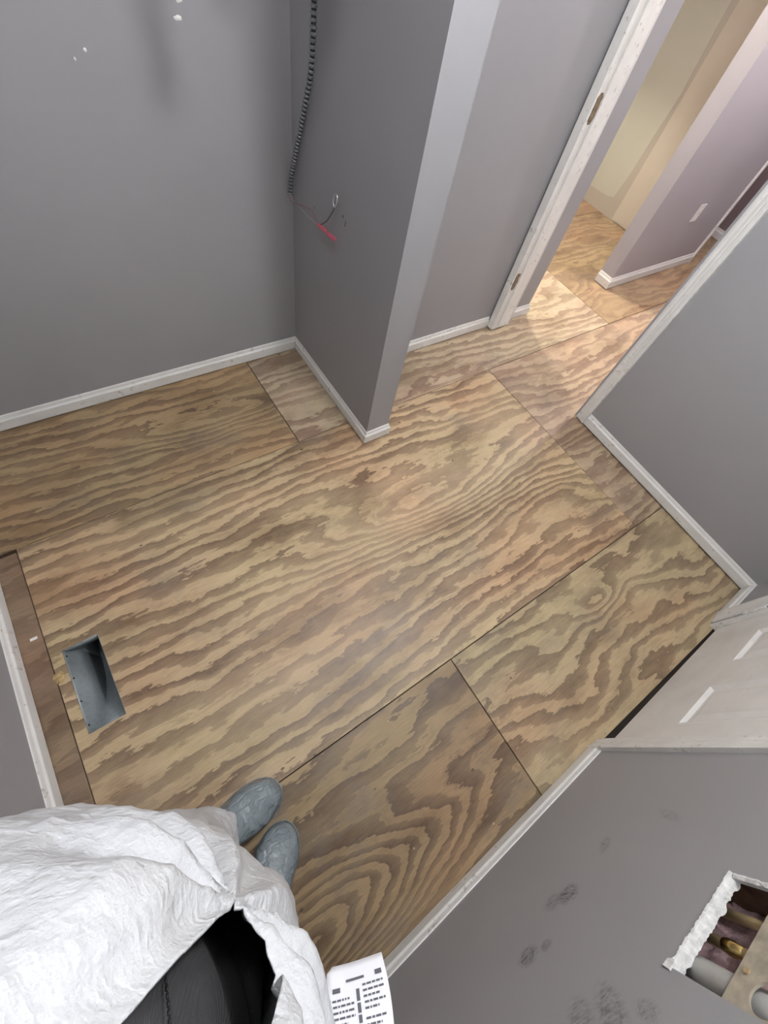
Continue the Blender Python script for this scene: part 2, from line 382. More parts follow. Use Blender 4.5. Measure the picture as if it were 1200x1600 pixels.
# ------------------------------------------------------------------ door casings
def casing_prof(s0, w, d=1):
    """colonial casing from its inner edge s0 outwards (d = direction of s)"""
    q = [(0, -0.001), (0, 0.007), (0.004, 0.009), (0.012, 0.0095), (0.017, 0.0075), (0.022, 0.0095), (0.030, 0.012), (0.034, 0.0105), (0.038, 0.0135), (0.052, 0.016), (0.056, 0.0145), (0.057, -0.001)]
    return [(s0 + d * a * w / 0.057, t) for a, t in q]
trims = []
def trim(o, label): 
    return struct(o, label, 'door casing')
i = 1
# hall doorway (in the right wall): s of y  ->  y + 0.583
sy = lambda y: (y + 0.583)
trim(post('trim_1', F_right, casing_prof(sy(0.638), 0.057, -1), 0.006, 2.10, M['trim']), 'grooved white casing on near side of doorway')
t2 = trim(post('trim_2', F_right, casing_prof(sy(1.450), 0.049, 1), 0.006, 2.10, M['trim'], zb=[0.0, 0, 0.004, 0.002, 0.006, 0.003, 0.007, 0.004, 0.008, 0.01, 0.012, 0.012]), 'white hinge-side casing beside alcove wall')
# jambs
bm = bmesh.new(); box(bm, 2.150, 2.288, 0.620, 0.643, 0.0, 2.06); trim(bm_obj('trim_3', bm, M['trim'], bevel=0.001), 'white door jamb at near side of doorway')
bm = bmesh.new(); box(bm, 2.139, 2.288, 1.447, 1.490, 0.012, 2.06)
j = trim(bm_obj('trim_4', bm, M['trim'], bevel=0.001), 'white hinge jamb with two bare hinge mortises')
bm = bmesh.new(); box(bm, 2.185, 2.225, 1.4385, 1.447, 0.03, 2.05); bm_obj('door_stop', bm, M['trim'], j, bevel=0.0015)
bm = bmesh.new(); box(bm, 2.150, 2.288, 0.643, 1.447, 2.04, 2.06); trim(bm_obj('trim_5', bm, M['trim']), 'white head jamb over doorway')
bm = bmesh.new(); box(bm, 2.288, 2.300, 1.447, 1.502, 0.01, 2.10); trim(bm_obj('trim_6', bm, M['trim_hall']), 'white hall-side casing at hinge jamb')
bm = bmesh.new(); box(bm, 2.277, 2.289, 0.575, 0.6195, 0.01, 2.10); trim(bm_obj('trim_7', bm, M['trim_hall']), 'white hall-side casing of near jamb')
# splintered hinge mortises
tm = NT('splintered_bare_wood'); co = tm.obj()
tm.bump(tm.noise(tm.mapping(co, sc=(8, 8, 1)), 60, 4), 0.8, 0.004)
M['splinter'] = tm.set(Base_Color=tm.ramp(tm.noise(tm.mapping(co, sc=(9, 9, 1.2)), 40, 4), [(0.35, (0.06, 0.04, 0.025)), (0.65, (0.36, 0.27, 0.17))]), Roughness=0.85)
def mortise(x, zc, h, wd):
    bm = bmesh.new(); n = 9; L_, R_ = [], []
    for k in range(n):
        z = zc - h / 2 + h * k / (n - 1); e = 0.004 + 0.007 * random.random()
        edge = 0.3 if k in (0, n - 1) else 1.0
        L_.append((x - wd * 0.5 * edge - e * 0.4, z)); R_.append((x + wd * 0.5 * edge + e, z))
    fr_ = [bm.verts.new((a, 1.4462 - 0.001, z)) for a, z in L_ + R_[::-1]]
    bk = [bm.verts.new((a, 1.4500, z)) for a, z in L_ + R_[::-1]]
    bm.faces.new(fr_); bm.faces.new(bk[::-1]); q = len(fr_)
    for k in range(q): bm.faces.new((fr_[k], fr_[(k + 1) % q], bk[(k + 1) % q], bk[k]))
    bm_obj('hinge_mortise', bm, M['splinter'], j)
mortise(2.166, 1.115, 0.105, 0.022); mortise(2.163, 0.335, 0.10, 0.022)

# ------------------------------------------------------------------ closet door in the front wall
trim(post('trim_8', F_front, [(a, t) for a, t in casing_prof(fs(0.950), 0.060, -1)], 0.004, 2.11, M['trim']), 'white casing on left side of closet door')
trim(post('trim_9', F_front, [(a, t) for a, t in casing_prof(fs(1.815), 0.078, 1)], 0.004, 2.11, M['trim']), 'white casing between closet door and corner')
for q, (a, b) in enumerate(((0.935, 0.966), (1.792, 1.826))):
    bm = bmesh.new(); box(bm, fs(a), fs(b), -0.115, -0.0005, 0.0, 2.07, F_front.M)
    trim(bm_obj('trim_%d' % (10 + q), bm, M['trim']), 'white closet door jamb, %s side' % ('left' if q == 0 else 'corner'))
bm = bmesh.new(); box(bm, fs(0.97), fs(1.788), -0.115, -0.0005, 2.05, 2.07, F_front.M)
trim(bm_obj('trim_12', bm, M['trim']), 'white closet door head jamb')
# six-panel slab: a bmesh grid with each panel moulding sunk and raised again
def panel_door():
    x0, x1, z0, z1 = fs(0.968), fs(1.789), 0.024, 2.045; th = 0.035; tf = -0.022
    cols = [(fs(1.062), fs(1.283)), (fs(1.437), fs(1.658))]
    rows = [(0.29, 0.86), (1.02, 1.60), (1.71, 1.92)]
    door = struct(empty('door_1', F_front.p(fs(1.38), 0, 0)), 'white six-panel closet door in the front wall', 'door')
    inv = Matrix.Translation(-door.location)
    bm = bmesh.new()
    S = sorted([x0, x1] + [v for c in cols for v in c]); Z = sorted([z0, z1] + [v for r in rows for v in r]); vd = {}
    def V(s, t, z):
        k = (round(s, 5), round(t, 5), round(z, 5))
        if k not in vd: vd[k] = bm.verts.new(inv @ F_front.p(s, t, z))
        return vd[k]
    for a, b in zip(S, S[1:]):
        for c, d in zip(Z, Z[1:]):
            ispan = any(abs(a - q[0]) < 1e-4 for q in cols) and any(abs(c - r[0]) < 1e-4 for r in rows)
            if not ispan: bm.faces.new((V(a, tf, c), V(b, tf, c), V(b, tf, d), V(a, tf, d)))
            bm.faces.new((V(a, tf - th, c), V(b, tf - th, c), V(b, tf - th, d), V(a, tf - th, d)))
    for a, b in zip(S, S[1:]):
        for z in (z0, z1): bm.faces.new((V(a, tf, z), V(b, tf, z), V(b, tf - th, z), V(a, tf - th, z)))
    for c, d in zip(Z, Z[1:]):
        for s in (x0, x1): bm.faces.new((V(s, tf, c), V(s, tf, d), V(s, tf - th, d), V(s, tf - th, c)))
    bm_obj('door_slab', bm, M['door'], door)
    for (a, b) in cols:
        for (c, d) in rows:
            bm = bmesh.new()
            steps = [(0, 0), (0.006, 0.0025), (0.012, -0.003), (0.018, -0.008), (0.030, -0.008), (0.050, -0.0015)]
            rings = [[bm.verts.new(inv @ F_front.p(s, tf + t, z)) for s, z in ((a + i_, c + i_), (b - i_, c + i_), (b - i_, d - i_), (a + i_, d - i_))] for i_, t in steps]
            for r0, r1 in zip(rings, rings[1:]):
                for k in range(4): bm.faces.new((r0[k], r0[(k + 1) % 4], r1[(k + 1) % 4], r1[k]))
            bm.faces.new(rings[-1])
            bm_obj('door_panel', bm, M['door'], door)
    # painted butt hinges on the corner side
    for zc in (0.225, 1.05, 1.83):
        bm = bmesh.new()
        for k in range(5):
            if k in (1, 3): continue
            tube(bm, [inv @ F_front.p(fs(1.797), 0.004, zc - 0.045 + k * 0.018), inv @ F_front.p(fs(1.797), 0.004, zc - 0.029 + k * 0.018)], 0.006, 8)
        tube(bm, [inv @ F_front.p(fs(1.797), 0.004, zc - 0.05), inv @ F_front.p(fs(1.797), 0.004, zc + 0.05)], 0.0035, 8)
        box(bm, fs(1.797), fs(1.822), -0.0005, 0.002, zc - 0.044, zc + 0.044, inv @ F_front.M)
        bm_obj('hinge', bm, M['door'], door)
    return door
panel_door()

# ------------------------------------------------------------------ the hall beyond the doorway
F_hallL = Frame((2.515, 3.3), (2.515, 1.502))
bm = bmesh.new(); box(bm, 2.395, 2.515, 1.617, 3.4, 0, CEIL); struct(bm_obj('wall_hall_left', bm, M['paint_hall']), 'grey hall wall running back past the alcove', 'wall')
bm = bmesh.new(); box(bm, 3.416, 4.60, 1.490, 1.605, 0, CEIL)
wp = struct(bm_obj('wall_hall_partition', bm, M['paint_hall']), 'lilac-grey hall partition with outlet plate', 'wall')
bm = bmesh.new(); box(bm, 4.372, 4.49, 1.605, 3.4, 0, CEIL)
wcl = struct(bm_obj('wall_closet_back', bm, M['beige']), 'beige back wall of the hall closet with bare patch', 'wall')
bm = bmesh.new(); box(bm, 3.416, 3.53, 1.605, 3.4, 1.77, CEIL); struct(bm_obj('wall_closet_header', bm, M['beige']), 'beige header over hall closet opening', 'wall')
bm = bmesh.new(); box(bm, 2.395, 4.49, 3.4, 3.5, 0, CEIL); struct(bm_obj('wall_hall_end', bm, M['paint_hall']), 'grey wall at the left end of the hall', 'wall')
bm = bmesh.new(); box(bm, 2.28, 5.9, 0.30, 0.42, 0, CEIL); struct(bm_obj('wall_hall_right', bm, M['paint_hall']), 'grey wall on the right side of the hall', 'wall')
bm = bmesh.new(); box(bm, 5.345, 5.45, 1.585, 3.0, 0, CEIL); struct(bm_obj('wall_far_room', bm, M['mauve']), 'dark mauve wall seen past the hall partition', 'wall')
bm = bmesh.new(); box(bm, 5.315, 5.45, 0.42, 1.584, 0, CEIL); struct(bm_obj('wall_far_corner', bm, M['paint_hall']), 'grey wall corner at the far end of the hall', 'wall')
bm = bmesh.new(); box(bm, 4.49, 5.345, 2.9, 3.0, 0, CEIL); struct(bm_obj('wall_far_side', bm, M['mauve']), 'mauve side wall of the far room', 'wall')
bm = bmesh.new(); box(bm, 4.60, 4.622, 1.475, 1.62, 0, 2.1); trim(bm_obj('trim_13', bm, M['trim_hall'], bevel=0.002), 'white jamb edge at end of hall partition')
baseboard('baseboard_hall_strip', Frame((2.515, 1.502), (2.300, 1.502)), 0.0, 0.215, 1, 0, M['trim_hall'], 'short white baseboard just past the hinge jamb')
baseboard('baseboard_hall_left', F_hallL, 0.0, 1.798, 0, 1, M['trim_hall'], 'white baseboard along the hall left wall')
F_hp = Frame((4.60, 1.490), (3.416, 1.490)); F_he = Frame((3.416, 1.490), (3.416, 1.605))
BASE_H = [(t, z * 1.12) for t, z in BASE_P]
def bb_h(name, fr, s0, s1, m0, m1, label): return struct(extrude(name, fr, s0, s1, BASE_H, M['trim_hall'], m0, m1), label, 'baseboard')
bb_h('baseboard_hall_partition', F_hp, 0, 1.184, 0, 1, 'bright white baseboard along hall partition')
bb_h('baseboard_hall_partition_end', Frame((3.416, 1.605), (3.416, 1.490), left=False), 0, 0.115, 0, 1, 'bright white baseboard on hall partition end')
bb_h('baseboard_far_room', Frame((5.345, 1.60), (5.345, 2.88)), 0, 1.28, 0, 0, 'white baseboard under the mauve wall')
bb_h('baseboard_far_corner', Frame((5.315, 0.43), (5.315, 1.583)), 0, 1.153, 0, 0, 'white baseboard on the far hall corner')
# bare patch and lining board on the closet wall
bm = bmesh.new(); pts = [(2.33, 0.145), (2.40, 0.125), (2.60, 0.12), (2.95, 0.115), (2.95, 1.50), (2.30, 1.50), (2.265, 0.86), (2.285, 0.6), (2.30, 0.35)]
a_ = [bm.verts.new((4.3705, y, z)) for y, z in pts]; b_ = [bm.verts.new((4.373, y, z)) for y, z in pts]
bm.faces.new(a_); bm.faces.new(b_[::-1])
for k in range(len(pts)): bm.faces.new((a_[k], a_[(k + 1) % len(pts)], b_[(k + 1) % len(pts)], b_[k]))
bm_obj('bare_patch', bm, M['patch'], wcl)
bm = bmesh.new(); box(bm, 4.364, 4.373, 1.61, 2.235, 0.01, 2.3); bm_obj('lining_board', bm, M['lining'], wcl, bevel=0.001)
# outlet plate on the hall partition
bm = bmesh.new(); box(bm, 4.035, 4.112, 1.4835, 1.4905, 0.405, 0.52)
op = bm_obj('outlet_plate', bm, M['trim_hall'], bevel=0.0015); tag(op, 'small white outlet plate low on the hall partition', 'outlet')
for z in (0.436, 0.482):
    bm = bmesh.new(); box(bm, 4.058, 4.089, 1.482, 1.484, z - 0.013, z + 0.013); bm_obj('socket', bm, M['spackle'], op, bevel=0.002)

# ------------------------------------------------------------------ white spackle dabs on the back wall
def dab(x, z, rx, rz, seed):
    rnd = random.Random(seed); bm = bmesh.new(); n = 12
    rim = [bm.verts.new((x + rx * math.cos(k * math.tau / n) * rnd.uniform(0.75, 1.1), 1.7788, z + rz * math.sin(k * math.tau / n) * rnd.uniform(0.75, 1.1))) for k in range(n)]
    top = [bm.verts.new((x + (v.co.x - x) * 0.7, 1.7772, z + (v.co.z - z) * 0.7)) for v in rim]
    for k in range(n): bm.faces.new((rim[k], rim[(k + 1) % n], top[(k + 1) % n], top[k]))
    bm.faces.new(top); bm_obj('spackle_dab', bm, M['spackle'], wb, smooth=True)
dab(0.551, 1.235, 0.012, 0.0065, 1); dab(0.562, 1.268, 0.009, 0.006, 2); dab(0.287, 1.168, 0.0045, 0.005, 3); dab(0.255, 1.150, 0.003, 0.005, 4)

# ------------------------------------------------------------------ lamps (both above the frame)
def emit(name, col, strength):
    t = NT(name); t.set(Base_Color=(0.9, 0.9, 0.9), Roughness=0.4); t.b.inputs['Emission Color'].default_value = (*col, 1); t.b.inputs['Emission Strength'].default_value = strength
    return t.mat
M['brass'] = simple('brass', (0.62, 0.45, 0.18), 0.25, 1.0)
def globe_lamp(x, y, r, col, strength, label, zc=None):
    zc = zc or CEIL - 0.05 - r
    L_ = tag(empty('ceiling_light', (x, y, CEIL)), label, 'ceiling light')
    bm = bmesh.new(); tube(bm, [(0, 0, -0.001), (0, 0, -0.018), (0, 0, -0.03), (0, 0, zc + r * 0.80 - CEIL)], [0.065, 0.065, 0.05, 0.035], 24)
    bm_obj('lamp_base', bm, M['trim_hall'], L_)
    bm = bmesh.new(); bmesh.ops.create_uvsphere(bm, u_segments=24, v_segments=14, radius=r, matrix=Matrix.Translation((0, 0, zc - CEIL)))
    bm_obj('glass_globe', bm, emit('lit_globe_' + label.split()[0], col, strength), L_, smooth=True)
globe_lamp(1.03, 0.30, 0.075, (0.97, 0.98, 1.0), ROOM_LAMP, 'round lit globe lamp on the room ceiling')
globe_lamp(0.16, 0.38, 0.075, (0.97, 0.98, 1.0), ROOM_LAMP * 0.38, 'dimmer fill globe lamp added to the ceiling above the floor vent')  # added fill lamp: lifts the partition's left face and softens its shadow
globe_lamp(3.72, 0.95, 0.075, (1.0, 0.93, 0.93), HALL_LAMP * 0.45, 'cool lit globe lamp over the hall partition')
globe_lamp(2.95, 2.55, 0.075, (1.0, 0.94, 0.80), HALL_LAMP, 'warm lit globe lamp on the hall ceiling')

# ------------------------------------------------------------------ floor vent boot
t = NT('galvanised_steel'); co = t.obj()
vo = t.n('ShaderNodeTexVoronoi', ins={'Vector': co, 'Scale': 60.0})
c = t.mix(0.5, t.ramp(t.noise(co, 14, 5, 0.7), [(0.3, (0.24, 0.275, 0.285)), (0.7, (0.42, 0.46, 0.47))]), t.mix(1.0, (0.36, 0.40, 0.42), t.ramp(vo.outputs['Distance'], [(0.0, g(0.8)), (0.6, g(1.1))]), 'MULTIPLY'))
M['galv'] = t.set(Base_Color=c, Metallic=0.25, Roughness=t.math('ADD', t.math('MULTIPLY', t.noise(co, 30, 3), 0.3), 0.3))
a, b, c_, d_ = VENT
vent = tag(empty('floor_vent_boot', ((a + b) / 2, (c_ + d_) / 2, 0)), 'open galvanised floor vent boot set in the plywood', 'vent')
iv = Matrix.Translation(-vent.location)
def sheet_metal(name, grid, th=0.0012):
    bm = bmesh.new(); vs_ = [[bm.verts.new(iv @ Vector(p)) for p in row] for row in grid]
    for r0, r1 in zip(vs_, vs_[1:]):
        for k in range(len(r0) - 1): bm.faces.new((r0[k], r0[k + 1], r1[k + 1], r1[k]))
    o = bm_obj(name, bm, M['galv'], vent, smooth=True); md = o.modifiers.new('thickness', 'SOLIDIFY'); md.thickness = th; md.offset = 0
    return o
e = 0.001; zt = -0.001; xa, xb, ya, yb = a + e, b - e, c_ + e, d_ - e
sheet_metal('side_flange', [[(xa, y, zt), (xa + 0.002, y, -0.012), (xa + 0.034, y, -0.050), (xa + 0.036, y, -0.27)] for y in (ya, yb)])
sheet_metal('side_panel', [[(xb, y, zt), (xb - 0.003, y, -0.27)] for y in (ya, yb)])
sheet_metal('end_panel', [[(xa, yb, zt), (xb, yb, zt)], [(xa, yb - 0.004, -0.034), (xb, yb - 0.004, -0.034)]])
sheet_metal('near_end_panel', [[(xa, ya, zt), (xb, ya, zt)], [(xa, ya + 0.003, -0.06), (xb, ya + 0.003, -0.06)]])
curve = [(ya + 0.003, -0.050), (ya + 0.03, -0.066), (ya + 0.08, -0.105), (ya + 0.15, -0.165), (ya + 0.22, -0.215), (yb, -0.245), (yb + 0.10, -0.26), (yb + 0.25, -0.265)]
sheet_metal('curved_throat', [[(xa, y, z), (xb - 0.002, y, z)] for y, z in curve])
sheet_metal('duct_roof', [[(xa, yb - 0.004, -0.034), (xb, yb - 0.004, -0.034)], [(xa, yb + 0.25, -0.06), (xb, yb + 0.25, -0.06)]])
sheet_metal('duct_end', [[(xa, yb + 0.25, -0.06), (xb, yb + 0.25, -0.06)], [(xa, yb + 0.25, -0.27), (xb, yb + 0.25, -0.27)]])
sheet_metal('duct_side', [[(xa + 0.034, yb, -0.034), (xa + 0.034, yb, -0.27)], [(xa + 0.034, yb + 0.25, -0.06), (xa + 0.034, yb + 0.25, -0.27)]])
sheet_metal('duct_side', [[(xb - 0.003, yb, -0.034), (xb - 0.003, yb, -0.27)], [(xb - 0.003, yb + 0.25, -0.06), (xb - 0.003, yb + 0.25, -0.27)]])
for q in range(4):
    bm = bmesh.new(); y = ya + 0.03 + q * 0.085; bmesh.ops.create_uvsphere(bm, u_segments=8, v_segments=5, radius=0.0035, matrix=iv @ Matrix.Translation((xa + 0.003, y, -0.012)))
    bm_obj('nail_head', bm, M['dark_gap'], vent)
# small paper scrap and splintered edge by the vent
bm = bmesh.new(); box(bm, -0.631, -0.609, 0.793, 0.803, 0.0005, 0.0018, Matrix.Rotation(0.0, 4, 'Z'))
tag(bm_obj('paper_scrap', bm, M['spackle']), 'tiny cream paper scrap on the plywood edge strip', 'scrap')
bm = bmesh.new(); rnd = random.Random(5)
pts = [(math.cos(k * math.tau / 11) * rnd.uniform(0.012, 0.02), math.sin(k * math.tau / 11) * rnd.uniform(0.016, 0.026)) for k in range(11)]
lo_ = [bm.verts.new((x, y, 0.0003)) for x, y in pts]; ce_ = bm.verts.new((0.002, 0.0, 0.0035))
hi_ = [bm.verts.new((x * 0.75, y * 0.75, 0.0015 + 0.002 * rnd.random())) for x, y in pts]
for k in range(11): bm.faces.new((lo_[k], lo_[(k + 1) % 11], hi_[(k + 1) % 11], hi_[k])); bm.faces.new((hi_[k], hi_[(k + 1) % 11], ce_))
bm.faces.new(lo_[::-1])
o = bm_obj('glue_blob', bm, simple('old_glue', (0.42, 0.30, 0.14), 0.8, vary=0.4, scale=120, bump=0.5)); o.location = (-0.585, 0.625, 0)
tag(o, 'crumbly tan glue blob on the seam beside the vent', 'glue')

# ------------------------------------------------------------------ flexible conduit hanging by the partition
M['conduit'] = simple('grey_blue_plastic', (0.16, 0.17, 0.19), 0.4)
M['groove'] = simple('conduit_groove', (0.018, 0.02, 0.023), 0.6); M['wire_red'] = simple('red_wire', (0.30, 0.11, 0.12), 0.5); M['wire_white'] = simple('white_wire', (0.45, 0.42, 0.42), 0.5)
M['wire_black'] = simple('black_wire', (0.03, 0.03, 0.03), 0.5); M['nut'] = simple('pink_red_plastic', (0.60, 0.115, 0.17), 0.4)
M['steel'] = simple('bright_steel', (0.75, 0.75, 0.76), 0.25, 0.9)
def conduit(name, path, label, r=0.0105, pitch=0.0135):
    root = tag(empty(name, path[-1]), label, 'cable'); iv_ = Matrix.Translation(-root.location)
    cl = spline(path, 600); L_ = [0.0]
    for p, q in zip(cl, cl[1:]): L_.append(L_[-1] + (q - p).length)
    # resample so that the ribs are even
    n = int(L_[-1] / (pitch / 6)); pts, rad, k = [], [], 0
    for i in range(n + 1):
        s = L_[-1] * i / n
        while k < len(L_) - 2 and L_[k + 1] < s: k += 1
        u = (s - L_[k]) / max(1e-9, L_[k + 1] - L_[k]); pts.append(iv_ @ (cl[k].lerp(cl[k + 1], min(1, u))))
        ph = i % 6; rad.append(r * (1.0 if ph in (1, 2, 3) else 0.70))
    bm = bmesh.new(); tube(bm, pts, rad, 14); sl = bm_obj('ribbed_sleeve', bm, M['conduit'], root); sl.data.materials.append(M['groove'])
    for p_ in sl.data.polygons:
        if p_.index < 14 * (len(pts) - 1) and (p_.index // 14) % 6 in (4, 5): p_.material_index = 1
    return root, iv_
path = [(0.868, 1.585, 2.435), (0.868, 1.578, 1.9), (0.868, 1.573, 1.45), (0.868, 1.574, 1.332), (0.868, 1.577, 1.258), (0.868, 1.586, 1.189), (0.868, 1.618, 1.104), (0.868, 1.673, 0.983), (0.868, 1.727, 0.863), (0.868, 1.748, 0.783)]
cd, iv_ = conduit('flexible_conduit', path, 'grey ribbed conduit hanging beside the stub partition, bare wires below')
def wire(name, pts, mat, r): bm = bmesh.new(); tube(bm, [iv_ @ p for p in spline(pts, 40)], r, 7); return bm_obj(name, bm, mat, cd, smooth=True)
wire('red_wire', [(0.868, 1.746, 0.80), (0.868, 1.735, 0.765), (0.868, 1.69, 0.773), (0.872, 1.62, 0.795), (0.874, 1.575, 0.800), (0.868, 1.526, 0.787)], M['wire_red'], 0.0013)
wire('white_wire', [(0.868, 1.744, 0.80), (0.868, 1.725, 0.768), (0.868, 1.66, 0.775), (0.872, 1.60, 0.772), (0.868, 1.522, 0.784)], M['wire_white'], 0.0011)
wire('black_wire', [(0.868, 1.515, 0.783), (0.868, 1.49, 0.80), (0.870, 1.455, 0.83), (0.872, 1.425, 0.872), (0.872, 1.413, 0.895)], M['wire_black'], 0.0015)
for q, (p0, p1) in enumerate((((0.868, 1.520, 0.786), (0.868, 1.448, 0.794)), ((0.868, 1.455, 0.790), (0.868, 1.382, 0.800)))):
    bm = bmesh.new(); A, B = Vector(p0), Vector(p1)
    tube(bm, [iv_ @ A.lerp(B, u) for u in (0, 0.15, 0.35, 0.7, 0.9, 1.0)], [0.004, 0.007, 0.0085, 0.0075, 0.006, 0.003], 8)
    bm_obj('wire_nut', bm, M['nut'], cd, smooth=True)
# steel ring terminal on the black wire
bm = bmesh.new(); ring = [(0.872 + 0.004 * math.sin(k * math.tau / 20), 1.408 + 0.010 * math.cos(k * math.tau / 20), 0.917 + 0.019 * math.sin(k * math.tau / 20 + 0.2)) for k in range(21)]
tube(bm, [iv_ @ Vector(p) for p in ring], 0.0032, 8, cap=False); bm_obj('ring_terminal', bm, M['steel'], cd, smooth=True)
for (yy, zz, rr) in ((1.392, 0.872, 0.005), (1.372, 0.862, 0.004), (1.374, 0.852, 0.0045), (1.60, 0.80, 0.004)):   # chips knocked out of the paint
    bm = bmesh.new(); bmesh.ops.create_uvsphere(bm, u_segments=8, v_segments=5, radius=rr, matrix=Matrix.Translation((0.8972, yy, zz)) @ Matrix.Diagonal((0.15, 0.7, 1.3, 1)))
    bm_obj('paint_chip', bm, M['wire_black'], wc)
# two unseen conduits, added to cast soft shadows on the back wall
conduit('flexible_conduit', [(0.70, 1.20, 2.435), (0.70, 1.20, 2.1), (0.695, 1.205, 1.8), (0.69, 1.21, 1.55)], 'thick conduit added as a shadow caster, hanging from the ceiling over the room', r=0.021)
conduit('flexible_conduit', [(0.828, 1.20, 2.435), (0.828, 1.20, 2.1), (0.828, 1.20, 1.68)], 'shorter conduit added as a shadow caster, hanging close to the partition corner', r=0.021)

# ------------------------------------------------------------------ plumbing in the cut opening of the front wall
M['gyp'] = simple('torn_white_gypsum', (0.78, 0.78, 0.77), 0.9, vary=0.2, scale=90, bump=0.9)
M['stud'] = simple('dark_stud_wood', (0.16, 0.085, 0.05), 0.8, vary=0.3, scale=30)
M['pink'] = simple('pink_insulation', (0.55, 0.37, 0.38), 0.95, vary=0.35, scale=40, bump=0.9)
M['copper'] = simple('dull_copper_pipe', (0.50, 0.38, 0.21), 0.45, 0.2, vary=0.25)
M['pvc'] = simple('grey_white_pvc', (0.46, 0.455, 0.43), 0.5, vary=0.12)
M['plate'] = simple('beige_steel_plate', (0.40, 0.355, 0.28), 0.6, 0.1, vary=0.25, scale=45)
FM = F_front.M
cav = [(HS0 - 0.03, HS1 + 0.03, -0.115, -0.105, 0.6, 1.25), (HS0 - 0.04, HS0 - 0.012, -0.105, -0.0135, 0.6, 1.25), (HS1 + 0.012, HS1 + 0.045, -0.105, -0.0135, 0.6, 1.25), (HS0 - 0.012, HS1 + 0.012, -0.105, -0.0135, 1.20, 1.24), (HS0 - 0.012, HS1 + 0.012, -0.105, -0.0135, 0.61, 0.65)]
for q in cav:
    bm = bmesh.new(); box(bm, *q, FM); bm_obj('stud', bm, M['stud'], wf)
bm = bmesh.new(); rows = []
for i in range(25):
    row = []
    for k in range(41):
        s = HS0 - 0.010 + (HS1 - HS0 + 0.02) * i / 24; z = 0.66 + 0.53 * k / 40
        dpt = -0.082 + 0.018 * noise.noise(Vector((s * 30, z * 22, 1))) + 0.010 * noise.noise(Vector((s * 80, z * 60, 3)))
        row.append(bm.verts.new(F_front.p(s, dpt, z)))
    rows.append(row)
for r0, r1 in zip(rows, rows[1:]):
    for k in range(40): bm.faces.new((r0[k], r0[k + 1], r1[k + 1], r1[k]))
o = bm_obj('insulation', bm, M['pink'], wf, smooth=True); md = o.modifiers.new('thickness', 'SOLIDIFY'); md.thickness = 0.012
for X_, lab in ((0.512, 'bronze water pipe nearer the closet door in the wall opening'), (0.456, 'bronze water pipe with brass collar in the wall opening')):
    root = tag(empty('water_pipe', F_front.p(fs(X_), -0.045, 0.652)), lab, 'pipe'); ip = Matrix.Translation(-root.location)
    bm = bmesh.new(); tube(bm, [ip @ F_front.p(fs(X_), -0.045, z) for z in (0.652, 0.9, 1.198)], 0.0085, 14); bm_obj('pipe_run', bm, M['copper'], root, smooth=True)
    if X_ < 0.5:
        bm = bmesh.new(); tube(bm, [ip @ F_front.p(fs(X_), -0.045, z) for z in (0.795, 0.797, 0.803, 0.815, 0.818, 0.835)], [0.0088, 0.0105, 0.0118, 0.0118, 0.0105, 0.009], 16)
        bm_obj('brass_collar', bm, M['brass'], root, smooth=True)
    else:
        bm = bmesh.new(); box(bm, fs(X_) - 0.014, fs(X_) + 0.014, -0.0595, -0.0545, 0.78, 0.80, FM); bm_obj('strap', bm, M['stud'], root)
root = tag(empty('drain_pipe', F_front.p(fs(0.396), -0.034, 0.652)), 'fat whitish plastic pipe at the end of the wall opening', 'pipe'); ip = Matrix.Translation(-root.location)
bm = bmesh.new(); tube(bm, [ip @ F_front.p(fs(0.388), -0.0385, z) for z in (0.652, 0.90, 1.19)], 0.0235, 24); bm_obj('pipe_run', bm, M['pvc'], root, smooth=True)
bm = bmesh.new(); tube(bm, [ip @ F_front.p(fs(0.388), -0.0385, z) for z in (0.70, 0.702, 0.765, 0.767)], [0.0236, 0.0248, 0.0248, 0.0236], 24); bm_obj('coupling', bm, M['pvc'], root, smooth=True)
# mounting plate with two punched round holes
def holed_plate(cells, t0, th, mat, parent, name):
    bm = bmesh.new(); n = 32
    for (s0, s1, z0, z1, cs, cz, r) in cells:
        layers = []
        for t in (t0, t0 - th):
            inn, out = [], []
            for k in range(n):
                an = k * math.tau / n; ux, uz = math.cos(an), math.sin(an)
                inn.append(bm.verts.new(FM @ Vector((cs + ux * r, t, cz + uz * r))))
                kx = ((s1 - cs) / ux if ux > 1e-6 else (s0 - cs) / ux if ux < -1e-6 else 1e9); kz = ((z1 - cz) / uz if uz > 1e-6 else (z0 - cz) / uz if uz < -1e-6 else 1e9)
                kk = min(kx, kz); out.append(bm.verts.new(FM @ Vector((cs + ux * kk, t, cz + uz * kk))))
            layers.append((inn, out))
            for k in range(n): bm.faces.new((inn[k], inn[(k + 1) % n], out[(k + 1) % n], out[k]))
            for (sx, sz) in ((s0, z0), (s1, z0), (s1, z1), (s0, z1)):      # fill the clipped corners
                an = math.atan2(sz - cz, sx - cs) % math.tau; k = int(an / math.tau * n) % n
                bm.faces.new((out[k], out[(k + 1) % n], bm.verts.new(FM @ Vector((sx, t, sz)))))
        for q in (0, 1):
            A, B = layers[0][q], layers[1][q]
            for k in range(n): bm.faces.new((A[k], A[(k + 1) % n], B[(k + 1) % n], B[k]))
    bmesh.ops.remove_doubles(bm, verts=bm.verts, dist=1e-5)
    return bm_obj(name, bm, mat, parent)
mp = tag(empty('mounting_plate', F_front.p(fs(0.45), -0.004, 0.887)), 'beige steel plate with round holes across the wall opening', 'plate')
o = holed_plate([(HS0 + 0.001, fs(0.418), 0.887, 1.029, fs(0.382), 0.945, 0.026), (fs(0.418), HS1 - 0.001, 0.887, 1.029, fs(0.472), 0.958, 0.042)], -0.003, 0.004, M['plate'], None, 'plate_sheet')
